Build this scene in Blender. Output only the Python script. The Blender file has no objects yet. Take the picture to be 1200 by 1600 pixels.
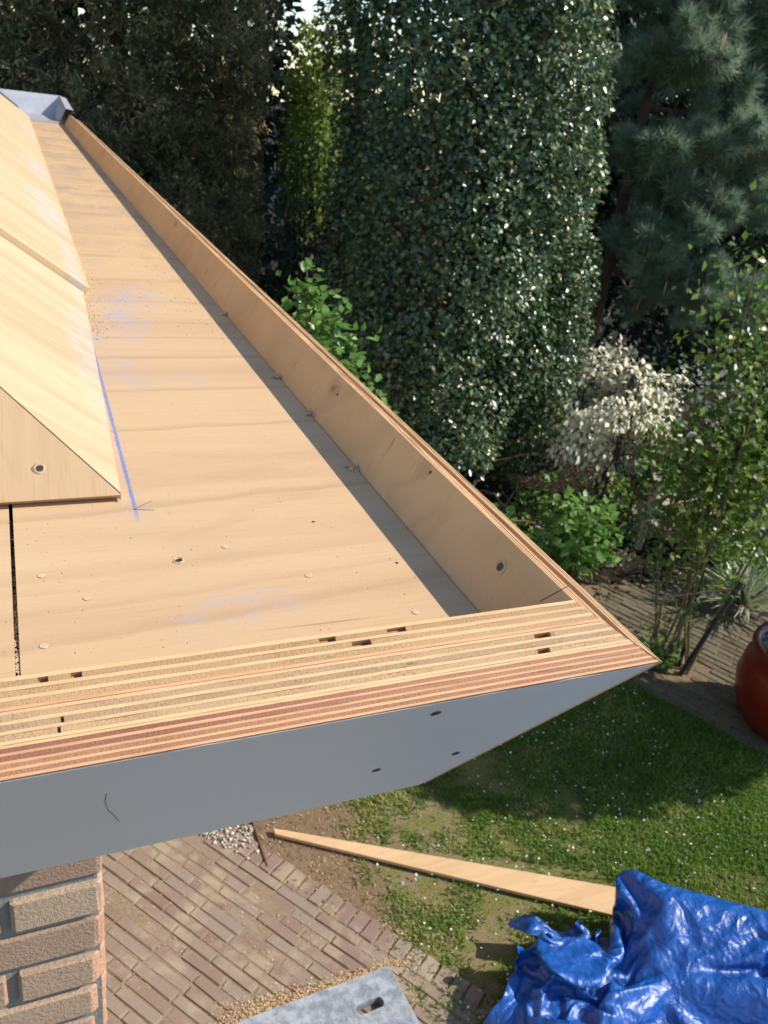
import bpy, bmesh, math, random
import numpy as np
from mathutils import Vector, Matrix, noise as mnoise

SC = bpy.context.scene
COL = SC.collection
rng = np.random.default_rng(7)
random.seed(7)
R = math.radians

# ------------------------------------------------------------------ camera
CAMZ = 3.05                                    # the camera is held just above the roof edge
RIGHT = Vector((0.9157494, -0.3818499, 0.1248749))
DOWN = Vector((-0.0708228, -0.4593966, -0.8854032))
FWD = Vector((0.3954582, 0.8019635, -0.4477358))
cam_d = bpy.data.cameras.new('camera')
cam = bpy.data.objects.new('camera', cam_d)
COL.objects.link(cam)
m = Matrix.Identity(4)
for i in range(3):
    m[i][0] = RIGHT[i]; m[i][1] = -DOWN[i]; m[i][2] = -FWD[i]
m[2][3] = CAMZ
cam.matrix_world = m
cam_d.sensor_fit = 'VERTICAL'; cam_d.sensor_height = 36; cam_d.sensor_width = 27
cam_d.lens = 1297.27 / 1600 * 36
cam_d.clip_start = 0.02; cam_d.clip_end = 500
cam_d.dof.use_dof = True
cam_d.dof.focus_distance = 0.64
cam_d.dof.aperture_fstop = 19
SC.camera = cam

# ------------------------------------------------------------------ sky, sun, exposure
SUNV = Vector((0.73, -0.27, 0.657)).normalized()
w = bpy.data.worlds.new('World'); SC.world = w; w.use_nodes = True
nt = w.node_tree
sky = nt.nodes.new('ShaderNodeTexSky'); sky.sky_type = 'NISHITA'; sky.sun_disc = False
sky.sun_elevation = math.asin(SUNV.z); sky.sun_rotation = math.atan2(SUNV.x, SUNV.y)
sky.air_density = 1.0; sky.dust_density = 0.1; sky.ozone_density = 1.2
bg = nt.nodes['Background']; bg.inputs['Strength'].default_value = 0.15
nt.links.new(sky.outputs[0], bg.inputs[0])
sl = bpy.data.lights.new('sun', 'SUN'); sl.energy = 4.4; sl.angle = R(0.53); sl.color = (1, 0.93, 0.83)
so = bpy.data.objects.new('sun', sl); COL.objects.link(so)
so.rotation_euler = SUNV.to_track_quat('Z', 'Y').to_euler()
so.location = (6, -3, 9)
SC.view_settings.view_transform = 'Standard'; SC.view_settings.look = 'None'
SC.view_settings.exposure = 0.58; SC.view_settings.gamma = 1
SC.view_settings.use_curve_mapping = False

# ------------------------------------------------------------------ material helpers
class NT:
    def __init__(s, name):
        s.m = bpy.data.materials.new(name); s.m.use_nodes = True
        s.t = s.m.node_tree
        s.b = s.t.nodes['Principled BSDF']; s.out = s.t.nodes['Material Output']
        s._pos = None
    def n(s, typ, **kw):
        nd = s.t.nodes.new(typ)
        for k, v in kw.items(): setattr(nd, k, v)
        return nd
    def set(s, sock, v):
        if isinstance(v, bpy.types.NodeSocket): s.t.links.new(v, sock)
        elif v is not None:
            if sock.type == 'RGBA' and len(v) == 3: v = (*v, 1)
            sock.default_value = v
    def pos(s):
        if s._pos is None: s._pos = s.n('ShaderNodeNewGeometry').outputs['Position']
        return s._pos
    def math(s, op, a, b=0.0, c=0.0, clamp=False):
        nd = s.n('ShaderNodeMath', operation=op); nd.use_clamp = clamp
        s.set(nd.inputs[0], a); s.set(nd.inputs[1], b); s.set(nd.inputs[2], c)
        return nd.outputs[0]
    def scale(s, vec, sc, rot=(0, 0, 0), loc=(0, 0, 0)):
        nd = s.n('ShaderNodeMapping'); s.set(nd.inputs[0], vec)
        nd.inputs[1].default_value = loc; nd.inputs[2].default_value = rot; nd.inputs[3].default_value = sc
        return nd.outputs[0]
    def noise(s, vec, scale=1, detail=3, rough=0.55, dist=0):
        nd = s.n('ShaderNodeTexNoise'); s.set(nd.inputs['Vector'], vec)
        nd.inputs['Scale'].default_value = scale; nd.inputs['Detail'].default_value = detail
        nd.inputs['Roughness'].default_value = rough; nd.inputs['Distortion'].default_value = dist
        return nd.outputs[0]
    def voro(s, vec, scale, feature='F1', out=0):
        nd = s.n('ShaderNodeTexVoronoi', feature=feature); s.set(nd.inputs['Vector'], vec)
        nd.inputs['Scale'].default_value = scale
        return nd.outputs[out]
    def step(s, x, a, b):       # smooth 0..1 between a and b (either order)
        nd = s.n('ShaderNodeMapRange'); nd.interpolation_type = 'SMOOTHSTEP'
        lo, hi, t0, t1 = (a, b, 0.0, 1.0) if a < b else (b, a, 1.0, 0.0)
        s.set(nd.inputs[0], x); nd.inputs[1].default_value = lo; nd.inputs[2].default_value = hi
        nd.inputs[3].default_value = t0; nd.inputs[4].default_value = t1
        return nd.outputs[0]
    def mix(s, f, a, b, blend='MIX'):
        nd = s.n('ShaderNodeMix', data_type='RGBA', blend_type=blend); nd.clamp_factor = True
        s.set(nd.inputs[0], f); s.set(nd.inputs[6], a); s.set(nd.inputs[7], b)
        return nd.outputs[2]
    def xyz(s, v):
        nd = s.n('ShaderNodeSeparateXYZ'); s.set(nd.inputs[0], v); return nd.outputs
    def bump(s, h, strength=0.3, dist=0.002, prev=None):
        nd = s.n('ShaderNodeBump'); s.set(nd.inputs['Height'], h)
        nd.inputs['Strength'].default_value = strength; nd.inputs['Distance'].default_value = dist
        if prev is not None: s.set(nd.inputs['Normal'], prev)
        s.set(s.b.inputs['Normal'], nd.outputs[0]); return nd.outputs[0]
    def attr(s, name='rnd'):
        nd = s.n('ShaderNodeAttribute'); nd.attribute_name = name; return nd.outputs['Fac']
    def objrnd(s): return s.n('ShaderNodeObjectInfo').outputs['Random']
    def col(s, c, rough=0.6, spec=None, metal=None):
        s.set(s.b.inputs['Base Color'], c); s.set(s.b.inputs['Roughness'], rough)
        if spec is not None: s.b.inputs['Specular IOR Level'].default_value = spec
        if metal is not None: s.b.inputs['Metallic'].default_value = metal
        return s.m

def simple(name, c, rough=0.6, var=0.12, sc=20, bump=0.0, bsc=60, bd=0.002, spec=None, metal=None):
    t = NT(name); nz = t.noise(t.pos(), sc, 4)
    c0 = tuple(x * (1 - var) for x in c); c1 = tuple(min(1, x * (1 + var)) for x in c)
    cc = t.mix(nz, c0, c1)
    if bump: t.bump(t.noise(t.pos(), bsc, 4), bump, bd)
    return t.col(cc, rough, spec, metal)

def leaf_mat(name, c0, c1, c2=None, rough=0.45, trans=0.25, spec=0.5, tint=None):
    t = NT(name); r = t.attr('rnd')
    c = t.mix(r, c0, c1)
    if c2 is not None: c = t.mix(t.step(r, 0.8, 1.0), c, c2)
    t.col(c, rough, spec)
    tr = t.n('ShaderNodeBsdfTranslucent'); t.set(tr.inputs[0], t.mix(0.5, c, tint or tuple(min(1, x * 1.6) for x in c1)))
    mx = t.n('ShaderNodeMixShader'); mx.inputs[0].default_value = trans
    t.t.links.new(t.b.outputs[0], mx.inputs[1]); t.t.links.new(tr.outputs[0], mx.inputs[2])
    t.t.links.new(mx.outputs[0], t.out.inputs[0])
    return t.m

# ------------------------------------------------------------------ object helpers
def world_loc(o):
    p = Vector((0, 0, 0))
    while o is not None: p = p + o.location; o = o.parent
    return p
def link(name, me, parent=None, loc=(0, 0, 0)):
    o = bpy.data.objects.new(name, me); COL.objects.link(o)
    if parent is not None: o.parent = parent
    o.location = loc
    return o
def tag(o, label=None, cat=None, group=None, kind=None):
    if label: o['label'] = label
    if cat: o['category'] = cat
    if group: o['group'] = group
    if kind: o['kind'] = kind
    return o
def thing(name, label, cat, loc=(0, 0, 0), group=None):
    o = bpy.data.objects.new(name, None); COL.objects.link(o); o.location = loc
    o.empty_display_size = 0.1
    return tag(o, label, cat, group)
def mesh(name, V, F, mats, parent=None, smooth=False, mi=None, rnd=None):
    """world-space verts -> one mesh object under parent"""
    V = np.asarray(V, float)
    if parent is not None: V = V - np.array(world_loc(parent))
    me = bpy.data.meshes.new(name)
    if isinstance(F, np.ndarray) and len(F):
        k = F.shape[1]
        me.vertices.add(len(V)); me.vertices.foreach_set('co', V.astype(np.float32).ravel())
        me.loops.add(F.size); me.loops.foreach_set('vertex_index', F.astype(np.int32).ravel())
        me.polygons.add(len(F)); me.polygons.foreach_set('loop_start', np.arange(0, F.size, k, dtype=np.int32))
        me.update(calc_edges=True)
    else:
        me.from_pydata([tuple(v) for v in V], [], [tuple(f) for f in F])
    for mm in (mats if isinstance(mats, (list, tuple)) else [mats]): me.materials.append(mm)
    if mi is not None: me.polygons.foreach_set('material_index', np.asarray(mi, np.int32))
    if smooth: me.polygons.foreach_set('use_smooth', np.ones(len(me.polygons), bool))
    if rnd is not None:
        a = me.attributes.new('rnd', 'FLOAT', 'POINT'); a.data.foreach_set('value', np.asarray(rnd, np.float32))
    me.update(); me.validate()
    return link(name, me, parent)

class MB:
    """collects simple shapes, built as ONE mesh"""
    def __init__(s): s.V = []; s.F = []
    def add(s, V, F):
        k = len(s.V); s.V += [tuple(v) for v in V]; s.F += [tuple(i + k for i in f) for f in F]; return s
    def box(s, c, size, rot=None):
        V = []
        for dx in (-.5, .5):
            for dy in (-.5, .5):
                for dz in (-.5, .5):
                    v = Vector((dx * size[0], dy * size[1], dz * size[2]))
                    if rot is not None: v = rot @ v
                    V.append(v + Vector(c))
        return s.add(V, [(0, 1, 3, 2), (4, 6, 7, 5), (0, 4, 5, 1), (2, 3, 7, 6), (0, 2, 6, 4), (1, 5, 7, 3)])
    def tube(s, pts, rad, n=6, cap=True):
        pts = [Vector(p) for p in pts]; k0 = len(s.V); N = len(pts)
        rads = rad if isinstance(rad, (list, tuple)) else [rad] * N
        up = Vector((0.13, 0.21, 0.97))
        for i, p in enumerate(pts):
            d = (pts[min(i + 1, N - 1)] - pts[max(i - 1, 0)]).normalized()
            a = d.cross(up)
            if a.length < 1e-3: a = d.cross(Vector((1, 0, 0)))
            a.normalize(); b = d.cross(a)
            for j in range(n):
                t = 2 * math.pi * j / n
                s.V.append(tuple(p + (a * math.cos(t) + b * math.sin(t)) * rads[i]))
        for i in range(N - 1):
            for j in range(n):
                s.F.append((k0 + i * n + j, k0 + i * n + (j + 1) % n, k0 + (i + 1) * n + (j + 1) % n, k0 + (i + 1) * n + j))
        if cap:
            s.F.append(tuple(k0 + j for j in range(n))[::-1]); s.F.append(tuple(k0 + (N - 1) * n + j for j in range(n)))
        return s
    def build(s, name, mat, parent=None, smooth=False): return mesh(name, s.V, s.F, mat, parent, smooth)

def fix_normals(o):
    bm = bmesh.new(); bm.from_mesh(o.data); bmesh.ops.recalc_face_normals(bm, faces=bm.faces); bm.to_mesh(o.data); bm.free()
    return o
def bevel(o, w=0.002, seg=1):
    bm = bmesh.new(); bm.from_mesh(o.data)
    bmesh.ops.recalc_face_normals(bm, faces=bm.faces)
    bmesh.ops.bevel(bm, geom=list(bm.edges), offset=w, segments=seg, affect='EDGES', profile=0.6, clamp_overlap=True)
    bm.to_mesh(o.data); bm.free(); return o

# ------------------------------------------------------------------ materials
def wood(name, light, dark, sc_band, sc_fine, band_amt=0.55, extra=None, rot=(0, 0, 0), rough=0.62, pores=True, warp=0.0):
    t = NT(name)
    p = t.pos()
    if warp:
        nw = t.n('ShaderNodeTexNoise'); t.set(nw.inputs['Vector'], p); nw.inputs['Scale'].default_value = 5; nw.inputs['Detail'].default_value = 2
        v = t.n('ShaderNodeVectorMath', operation='MULTIPLY_ADD'); t.set(v.inputs[0], nw.outputs['Color']); v.inputs[1].default_value = (warp,) * 3; t.set(v.inputs[2], p)
        pw = v.outputs[0]
    else: pw = p
    q = t.scale(pw, sc_band, rot)
    b1 = t.step(t.noise(q, 1, 2, 0.5, 0.4), 0.42, 0.68)
    q2 = t.scale(p, tuple(a * 3.1 for a in sc_band), rot, (3, 1, 7))
    b2 = t.step(t.noise(q2, 1, 3, 0.6, 0.2), 0.45, 0.75)
    f = t.noise(t.scale(p, sc_fine, rot), 1, 4, 0.65)
    c = t.mix(t.math('MULTIPLY', b1, band_amt), light, dark)
    c = t.mix(t.math('MULTIPLY', b2, band_amt * 0.55), c, dark)
    c = t.mix(t.math('MULTIPLY', t.step(f, 0.5, 0.85), 0.4), c, tuple(x * 0.62 for x in dark))
    ln = t.math('ABSOLUTE', t.math('SUBTRACT', t.noise(t.scale(pw, tuple(a * 1.25 for a in sc_band), rot, (5, 2, 8)), 1, 2, 0.4, 0.3), 0.5))
    c = t.mix(t.math('MULTIPLY', t.step(ln, 0.030, 0.004), 0.42 * band_amt), c, tuple(x * 0.8 for x in dark))
    if pores:
        fl = t.noise(t.scale(p, tuple(a * 0.28 for a in sc_fine), rot, (9, 4, 2)), 1, 2, 0.5)
        c = t.mix(t.math('MULTIPLY', t.step(fl, 0.7, 0.78), 0.45), c, tuple(x * 0.35 for x in dark))
    c = t.mix(t.math('MULTIPLY', t.noise(p, 6, 3), 0.25), c, tuple(x * 0.8 for x in light))
    if extra: c = extra(t, c)
    t.bump(f, 0.25, 0.0006)
    return t.col(c, rough, 0.35)

PL = (0.60, 0.405, 0.225); PD = (0.46, 0.275, 0.135)
def smudge(t, c, cx, cy, rx, ry, color, amt, thr=0.45, sc=30):
    x, y, z = t.xyz(t.pos())
    dx = t.math('DIVIDE', t.math('SUBTRACT', x, cx), rx); dy = t.math('DIVIDE', t.math('SUBTRACT', y, cy), ry)
    d = t.math('SQRT', t.math('ADD', t.math('MULTIPLY', dx, dx), t.math('MULTIPLY', dy, dy)))
    mk = t.step(d, 1.0, 0.25)
    nz = t.step(t.noise(t.scale(t.pos(), (sc * 0.6, sc * 1.6, sc)), 1, 4, 0.65), thr, thr + 0.25)
    return t.mix(t.math('MULTIPLY', t.math('MULTIPLY', mk, nz), amt), c, color)
CHALK = (0.12, 0.18, 0.43)
def floor_extra(t, c):
    x, y, z = t.xyz(t.pos())
    # blue snapped chalk line, its fuzz, and rubbed chalk
    lx = t.math('ADD', t.math('MULTIPLY', y, 0.021), 0.0735)
    d = t.math('ABSOLUTE', t.math('SUBTRACT', x, lx))
    fn = t.noise(t.scale(t.pos(), (500, 120, 100)), 1, 4, 0.7)
    core = t.math('MULTIPLY', t.step(d, 0.0026, 0.0008), t.step(fn, 0.25, 0.5))
    core = t.math('MULTIPLY', core, t.math('MULTIPLY', t.step(y, 0.63, 0.67), t.step(y, 1.75, 1.1)))
    halo = t.math('MULTIPLY', t.math('MULTIPLY', t.step(d, 0.012, 0.001), t.step(fn, 0.42, 0.72)), t.math('MULTIPLY', t.step(y, 0.63, 0.66), t.step(y, 1.5, 0.8)))
    c = t.mix(t.math('MULTIPLY', halo, 0.55), c, (0.27, 0.33, 0.52))
    c = t.mix(t.math('MULTIPLY', core, 0.85), c, CHALK)
    # faint cross line
    d2 = t.math('ABSOLUTE', t.math('SUBTRACT', y, t.math('ADD', t.math('MULTIPLY', x, -0.03), 0.662)))
    l2 = t.math('MULTIPLY', t.math('MULTIPLY', t.step(d2, 0.0012, 0.0003), t.step(fn, 0.35, 0.6)), t.math('MULTIPLY', t.step(x, 0.0, 0.03), t.step(x, 0.11, 0.09)))
    c = t.mix(t.math('MULTIPLY', l2, 0.6), c, (0.25, 0.3, 0.5))
    wb = t.math('MULTIPLY', t.math('SUBTRACT', t.noise(t.scale(t.pos(), (7, 3, 3)), 1, 3), 0.5), 0.022)
    for (yb, slope, wd, am) in ((0.478, .10, .016, .55), (0.515, .09, .010, .3), (0.560, .06, .022, .35), (0.655, .10, .013, .6), (0.70, .05, .03, .25), (0.835, .05, .012, .6), (0.955, .04, .013, .6), (1.02, .03, .03, .4), (1.08, .03, .016, .65), (1.17, .03, .014, .6), (1.25, .02, .02, .5), (1.37, .02, .02, .6), (1.52, .02, .03, .55), (1.72, .0, .03, .6), (1.95, .0, .04, .5), (2.2, .0, .05, .6), (2.6, .0, .06, .6)):
        db = t.math('SUBTRACT', t.math('SUBTRACT', t.math('ADD', y, wb), yb), t.math('MULTIPLY', x, slope))
        mk = t.math('MULTIPLY', t.step(db, -wd * .35, 0.0), t.step(db, wd, 0.0))
        c = t.mix(t.math('MULTIPLY', mk, am * .75), c, (0.41, 0.25, 0.13))
    for (cx, cy, rx, ry, a) in ((0.15, 1.30, 0.07, 0.20, 0.75), (0.11, 1.17, 0.02, 0.05, 0.8), (0.20, 1.42, 0.06, 0.10, 0.7), (0.13, 1.03, 0.05, 0.12, 0.45),
                                (0.15, 0.50, 0.05, 0.035, 0.35), (0.11, 0.485, 0.03, 0.03, 0.3), (0.20, 1.0, 0.04, 0.05, 0.3)):
        c = smudge(t, c, cx, cy, rx, ry, (0.30, 0.37, 0.58), a * .8, 0.42, 60)
    # weathered grey and saw dust further up the gutter
    g = t.math('MULTIPLY', t.step(y, 1.4, 2.6), t.step(t.noise(t.scale(t.pos(), (5, 16, 8)), 1, 3), 0.4, 0.65))
    c = t.mix(t.math('MULTIPLY', g, 0.55), c, (0.33, 0.25, 0.19))
    du = t.math('MULTIPLY', t.step(t.noise(t.scale(t.pos(), (14, 5, 8), (0, 0, 0), (2, 5, 1)), 1, 4, 0.6), 0.46, 0.6), t.step(y, 1.1, 1.7))
    ed = t.math('MULTIPLY', t.step(t.math('SUBTRACT', x, t.math('ADD', t.math('MULTIPLY', y, 0.012), 0.088)), 0.035, 0.005), t.step(y, 1.2, 1.6))
    du = t.math('MAXIMUM', du, ed)
    gr = t.noise(t.pos(), 420, 2, 0.7)
    c = t.mix(t.math('MULTIPLY', du, t.step(gr, 0.3, 0.6)), c, (0.62, 0.42, 0.2))
    # dusty specks and worn print
    sp = t.noise(t.pos(), 900, 1)
    c = t.mix(t.math('MULTIPLY', t.step(sp, 0.72, 0.76), 0.7), c, (0.2, 0.12, 0.06))
    c = t.mix(t.math('MULTIPLY', t.step(sp, 0.27, 0.23), 0.5), c, (0.72, 0.58, 0.38))
    return c
M = {}
M['floor'] = wood('gutter_ply', PL, PD, (1.1, 9, 9), (16, 420, 420), 0.32, floor_extra, rot=(0, 0, R(-2)))
def deck_extra(t, c):
    x, y, z = t.xyz(t.pos())
    for (cx, cy, rx, ry, a) in ((0.09, 2.0, 0.05, 0.35, 0.8), (0.10, 2.7, 0.06, 0.25, 0.85), (0.12, 3.9, 0.05, 0.3, 0.8), (0.085, 1.05, 0.03, 0.3, 0.5), (0.1, 1.5, 0.02, 0.3, .6)):
        c = smudge(t, c, cx, cy, rx, ry, (0.40, 0.46, 0.60), a * .8, 0.4, 40)
    return c
M['deck'] = wood('roof_ply', (0.56, 0.41, 0.245), (0.44, 0.285, 0.155), (1.6, 20, 1.6), (26, 380, 26), 0.6, deck_extra, rot=(0, 0, R(3)))
M['facet'] = wood('hip_ply', (0.49, 0.33, 0.18), (0.40, 0.25, 0.13), (12, 2.5, 2.5), (420, 22, 22), 0.4)
def knot_extra(t, c):
    for (kx, ky, kz, r) in ((0.3535, 0.632, 2.752, 0.006), (0.350, 0.872, 2.748, 0.008), (0.355, 1.9, 2.75, 0.01)):
        v = t.n('ShaderNodeVectorMath', operation='DISTANCE'); v.inputs[1].default_value = (kx, ky, kz)
        wv = t.n('ShaderNodeVectorMath', operation='MULTIPLY_ADD'); nn = t.n('ShaderNodeTexNoise'); t.set(nn.inputs['Vector'], t.pos()); nn.inputs['Scale'].default_value = 40
        t.set(wv.inputs[0], nn.outputs['Color']); wv.inputs[1].default_value = (.02,) * 3; t.set(wv.inputs[2], t.pos())
        t.set(v.inputs[0], wv.outputs[0])
        d = v.outputs['Value']
        ring = t.math('SINE', t.math('MULTIPLY', d, 700))
        near = t.step(d, r * 2.6, r * 0.9)
        c = t.mix(t.math('MULTIPLY', near, t.math('MULTIPLY_ADD', ring, 0.07, 0.25)), c, (0.30, 0.14, 0.06))
        c = t.mix(t.math('MULTIPLY', t.step(d, r * 1.1, r * 0.5), 0.6), c, (0.25, 0.11, 0.045))
    return c
M['upstand'] = wood('upstand_ply', (0.65, 0.40, 0.19), (0.50, 0.28, 0.115), (5, 4, 5), (60, 240, 60), 0.5, knot_extra, warp=0.10)
def veneer_mat(name, c, endgrain, var=0.22, drift=None):
    t = NT(name); p = t.pos(); r = t.objrnd()
    n3 = t.noise(t.scale(p, (14, 14, 14)), 1, 4, 0.6)
    if endgrain:
        n1 = t.noise(t.scale(p, (700, 700, 700)), 1, 3, 0.75); n2 = t.noise(t.scale(p, (9, 9, 40)), 1, 3)
        amt = t.math('MULTIPLY', t.step(n1, 0.58, 0.36), t.math('MULTIPLY_ADD', t.step(n3, 0.35, 0.65), 0.75, 0.15))
        cc = t.mix(amt, tuple(x * 1.05 for x in c), tuple(x * 0.55 for x in c))
        cc = t.mix(t.math('MULTIPLY', n2, 0.4), cc, tuple(x * 0.75 for x in c))
        t.bump(n1, 0.8, 0.0010)
    else:
        n1 = t.noise(t.scale(p, (22, 22, 500)), 1, 3, 0.6); n2 = t.noise(t.scale(p, (7, 7, 30)), 1, 3)
        cc = t.mix(t.step(n1, 0.4, 0.8), tuple(x * 1.05 for x in c), tuple(x * 0.8 for x in c))
        cc = t.mix(t.math('MULTIPLY', t.step(n2, .42, .72), 0.55), cc, tuple(x * 0.68 for x in c))
        t.bump(n1, 0.3, 0.0006)
    if drift is not None:
        x, y, z = t.xyz(p); cc = t.mix(t.math('MULTIPLY', t.step(t.math('ADD', x, t.math('MULTIPLY', n3, .15)), 0.12, 0.34), 0.8), cc, drift)
    st = t.step(t.noise(t.scale(p, (35, 35, 260)), 1, 3, 0.6), 0.66, 0.74)
    cc = t.mix(t.math('MULTIPLY', st, 0.5), cc, tuple(x * 0.35 for x in c))
    hs = t.n('ShaderNodeHueSaturation'); t.set(hs.inputs['Color'], cc); t.set(hs.inputs['Value'], t.math('MULTIPLY_ADD', r, var, 1 - var * 0.5))
    return t.col(hs.outputs[0], 0.7, 0.25)
M['v_pale'] = veneer_mat('pale_veneer', (0.58, 0.36, 0.185), False)
M['v_tan'] = veneer_mat('tan_end_grain', (0.43, 0.262, 0.13), True)
M['v_grey'] = veneer_mat('grey_tan_end_grain', (0.43, 0.28, 0.15), True)
M['v_orange'] = veneer_mat('orange_veneer', (0.55, 0.30, 0.155), False)
M['v_red'] = veneer_mat('red_end_grain', (0.30, 0.125, 0.075), True, drift=(0.40, 0.205, 0.115))
M['v_brown'] = veneer_mat('brown_end_grain', (0.38, 0.185, 0.098), True)
def paint_mat():
    t = NT('grey_primer'); p = t.pos()
    n1 = t.noise(t.scale(p, (3, 30, 30)), 1, 4); n2 = t.noise(p, 260, 2)
    c = t.mix(n1, (0.625, 0.61, 0.605), (0.69, 0.67, 0.66))
    c = t.mix(t.step(t.noise(t.scale(p, (18, 90, 90)), 1, 3, .7), .68, .74), c, (0.57, 0.57, 0.58))
    c = t.mix(t.math('MULTIPLY', t.step(t.noise(p, 14, 5, .7), .55, .8), .25), c, (0.74, 0.71, 0.66))
    t.bump(t.math('ADD', n1, t.math('MULTIPLY', n2, 0.35)), 0.25, 0.0012)
    return t.col(c, 0.42, 0.4)
M['paint'] = paint_mat()
M['dark_wood'] = simple('dark_recess_wood', (0.16, 0.09, 0.05), 0.8)
M['screw'] = simple('screw_steel', (0.06, 0.05, 0.045), 0.5, metal=0.4)
M['filler'] = simple('sawdust_filler', (0.60, 0.43, 0.25), 0.9, 0.35, 900, 0.8, 900, 0.001)
M['pencil'] = simple('pencil_mark', (0.12, 0.10, 0.10), 0.8)
M['zinc'] = simple('zinc_sheet', (0.42, 0.43, 0.45), 0.5, 0.3, 14, 0.1, 40, 0.002, metal=0.25)
M['slate'] = simple('dark_roof_felt', (0.05, 0.05, 0.055), 0.85)

def brick_mat(name, cols, rgh=0.9, dirt=None, bs=0.9, bd=0.004):
    t = NT(name); r = t.objrnd(); p = t.pos()
    c = t.mix(t.step(r, 0.05, 0.4), cols[0], cols[1]); c = t.mix(t.step(r, 0.5, 0.9), c, cols[2])
    n1 = t.noise(p, 210, 5, 0.7); n2 = t.noise(p, 22, 4)
    c = t.mix(t.math('MULTIPLY', t.step(n1, 0.45, 0.75), 0.5), c, tuple(x * 0.62 for x in cols[0]))
    c = t.mix(t.math('MULTIPLY', t.step(n2, 0.5, 0.8), 0.45), c, cols[2])
    if dirt is not None:
        d = t.step(t.noise(p, 5.5, 4, 0.65), 0.47, 0.66)
        c = t.mix(t.math('MULTIPLY', d, 0.75), c, dirt)
        c = t.mix(t.step(t.noise(p, 160, 2), 0.68, 0.74), c, (0.42, 0.3, 0.16))
    t.bump(n1, bs, bd)
    return t.col(c, rgh, 0.2)
M['brick'] = brick_mat('facade_brick', ((0.40, 0.27, 0.195), (0.47, 0.33, 0.23), (0.50, 0.37, 0.26)), bs=1.0, bd=0.005)
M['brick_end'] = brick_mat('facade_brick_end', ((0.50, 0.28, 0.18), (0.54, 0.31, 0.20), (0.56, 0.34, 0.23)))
M['mortar'] = simple('mortar', (0.21, 0.205, 0.18), 0.95, 0.2, 60, 0.6, 200, 0.003)
M['paver'] = brick_mat('paving_brick', ((0.225, 0.155, 0.12), (0.25, 0.18, 0.138), (0.265, 0.21, 0.165)), 0.9, (0.36, 0.29, 0.205), 0.5, 0.003)
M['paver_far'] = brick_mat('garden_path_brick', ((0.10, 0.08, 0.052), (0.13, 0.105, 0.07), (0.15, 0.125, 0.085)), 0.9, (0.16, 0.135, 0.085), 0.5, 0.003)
def soil_mat(name, a, b, c3, sc=40):
    t = NT(name); p = t.pos(); n1 = t.noise(p, sc, 5, 0.7); n2 = t.noise(p, sc * 6, 3, 0.7); n3 = t.noise(p, 3, 3)
    c = t.mix(t.step(n1, 0.35, 0.65), a, b); c = t.mix(t.math('MULTIPLY', t.step(n2, 0.5, 0.7), 0.7), c, c3)
    c = t.mix(t.math('MULTIPLY', n3, 0.4), c, a)
    t.bump(t.math('ADD', n1, n2), 0.8, 0.012)
    return t.col(c, 0.95, 0.1)
M['soil'] = soil_mat('garden_soil', (0.02, 0.016, 0.012), (0.035, 0.027, 0.02), (0.065, 0.05, 0.034))
M['dirt'] = soil_mat('bare_dirt', (0.20, 0.135, 0.08), (0.27, 0.19, 0.115), (0.33, 0.25, 0.15), 30)
M['sand'] = soil_mat('joint_sand', (0.30, 0.225, 0.145), (0.40, 0.31, 0.20), (0.48, 0.38, 0.26), 60)
def lawn_mat():
    t = NT('lawn_thatch'); p = t.pos(); x, y, z = t.xyz(p)
    n1 = t.noise(p, 9, 4, 0.6); n2 = t.noise(p, 120, 4, 0.75)
    c = t.mix(t.step(n2, 0.35, 0.7), (0.11, 0.12, 0.03), (0.26, 0.235, 0.09))
    bare = t.math('MULTIPLY', t.step(n1, 0.42, 0.6), t.step(x, 2.3, 1.5))
    c = t.mix(bare, c, t.mix(t.step(n2, 0.3, 0.7), (0.19, 0.135, 0.08), (0.30, 0.23, 0.14)))
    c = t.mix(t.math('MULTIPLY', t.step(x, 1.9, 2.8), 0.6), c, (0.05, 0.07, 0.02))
    t.bump(n2, 0.8, 0.01)
    return t.col(c, 0.95, 0.1)
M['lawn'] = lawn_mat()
M['grass'] = leaf_mat('grass_blades', (0.082, 0.17, 0.022), (0.20, 0.31, 0.05), (0.42, 0.36, 0.15), 0.5, 0.4, 0.3)
M['bark'] = simple('bark', (0.10, 0.07, 0.05), 0.95, 0.4, 30, 0.8, 50, 0.01)
M['bark_red'] = simple('pine_bark', (0.10, 0.06, 0.045), 0.95, 0.4, 20, 0.8, 40, 0.01)
M['stem'] = simple('green_brown_stem', (0.14, 0.11, 0.05), 0.8, 0.3)
M['holly'] = leaf_mat('holly_leaf', (0.035, 0.08, 0.03), (0.085, 0.14, 0.05), (0.22, 0.21, 0.06), 0.31, 0.15, 0.6)
M['yew'] = leaf_mat('yew_needles', (0.045, 0.058, 0.026), (0.21, 0.20, 0.095), (0.33, 0.23, 0.11), 0.65, 0.2, 0.2)
M['pine'] = leaf_mat('pine_needles', (0.085, 0.15, 0.095), (0.28, 0.37, 0.245), None, 0.45, 0.3, 0.5)
M['candle'] = simple('pine_candle', (0.50, 0.33, 0.2), 0.7)
M['varieg'] = leaf_mat('cream_edged_leaf', (0.60, 0.57, 0.38), (0.84, 0.79, 0.60), (0.08, 0.13, 0.05), 0.45, 0.15, 0.3)
M['fresh'] = leaf_mat('fresh_green_leaf', (0.09, 0.20, 0.035), (0.18, 0.33, 0.07), (0.26, 0.40, 0.12), 0.38, 0.35, 0.5)
M['rose'] = leaf_mat('rose_leaf', (0.06, 0.125, 0.022), (0.17, 0.26, 0.05), (0.34, 0.34, 0.06), 0.35, 0.4, 0.5)
M['blossom'] = leaf_mat('white_blossom', (0.66, 0.62, 0.5), (0.8, 0.78, 0.68), None, 0.5, 0.3, 0.3)
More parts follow.
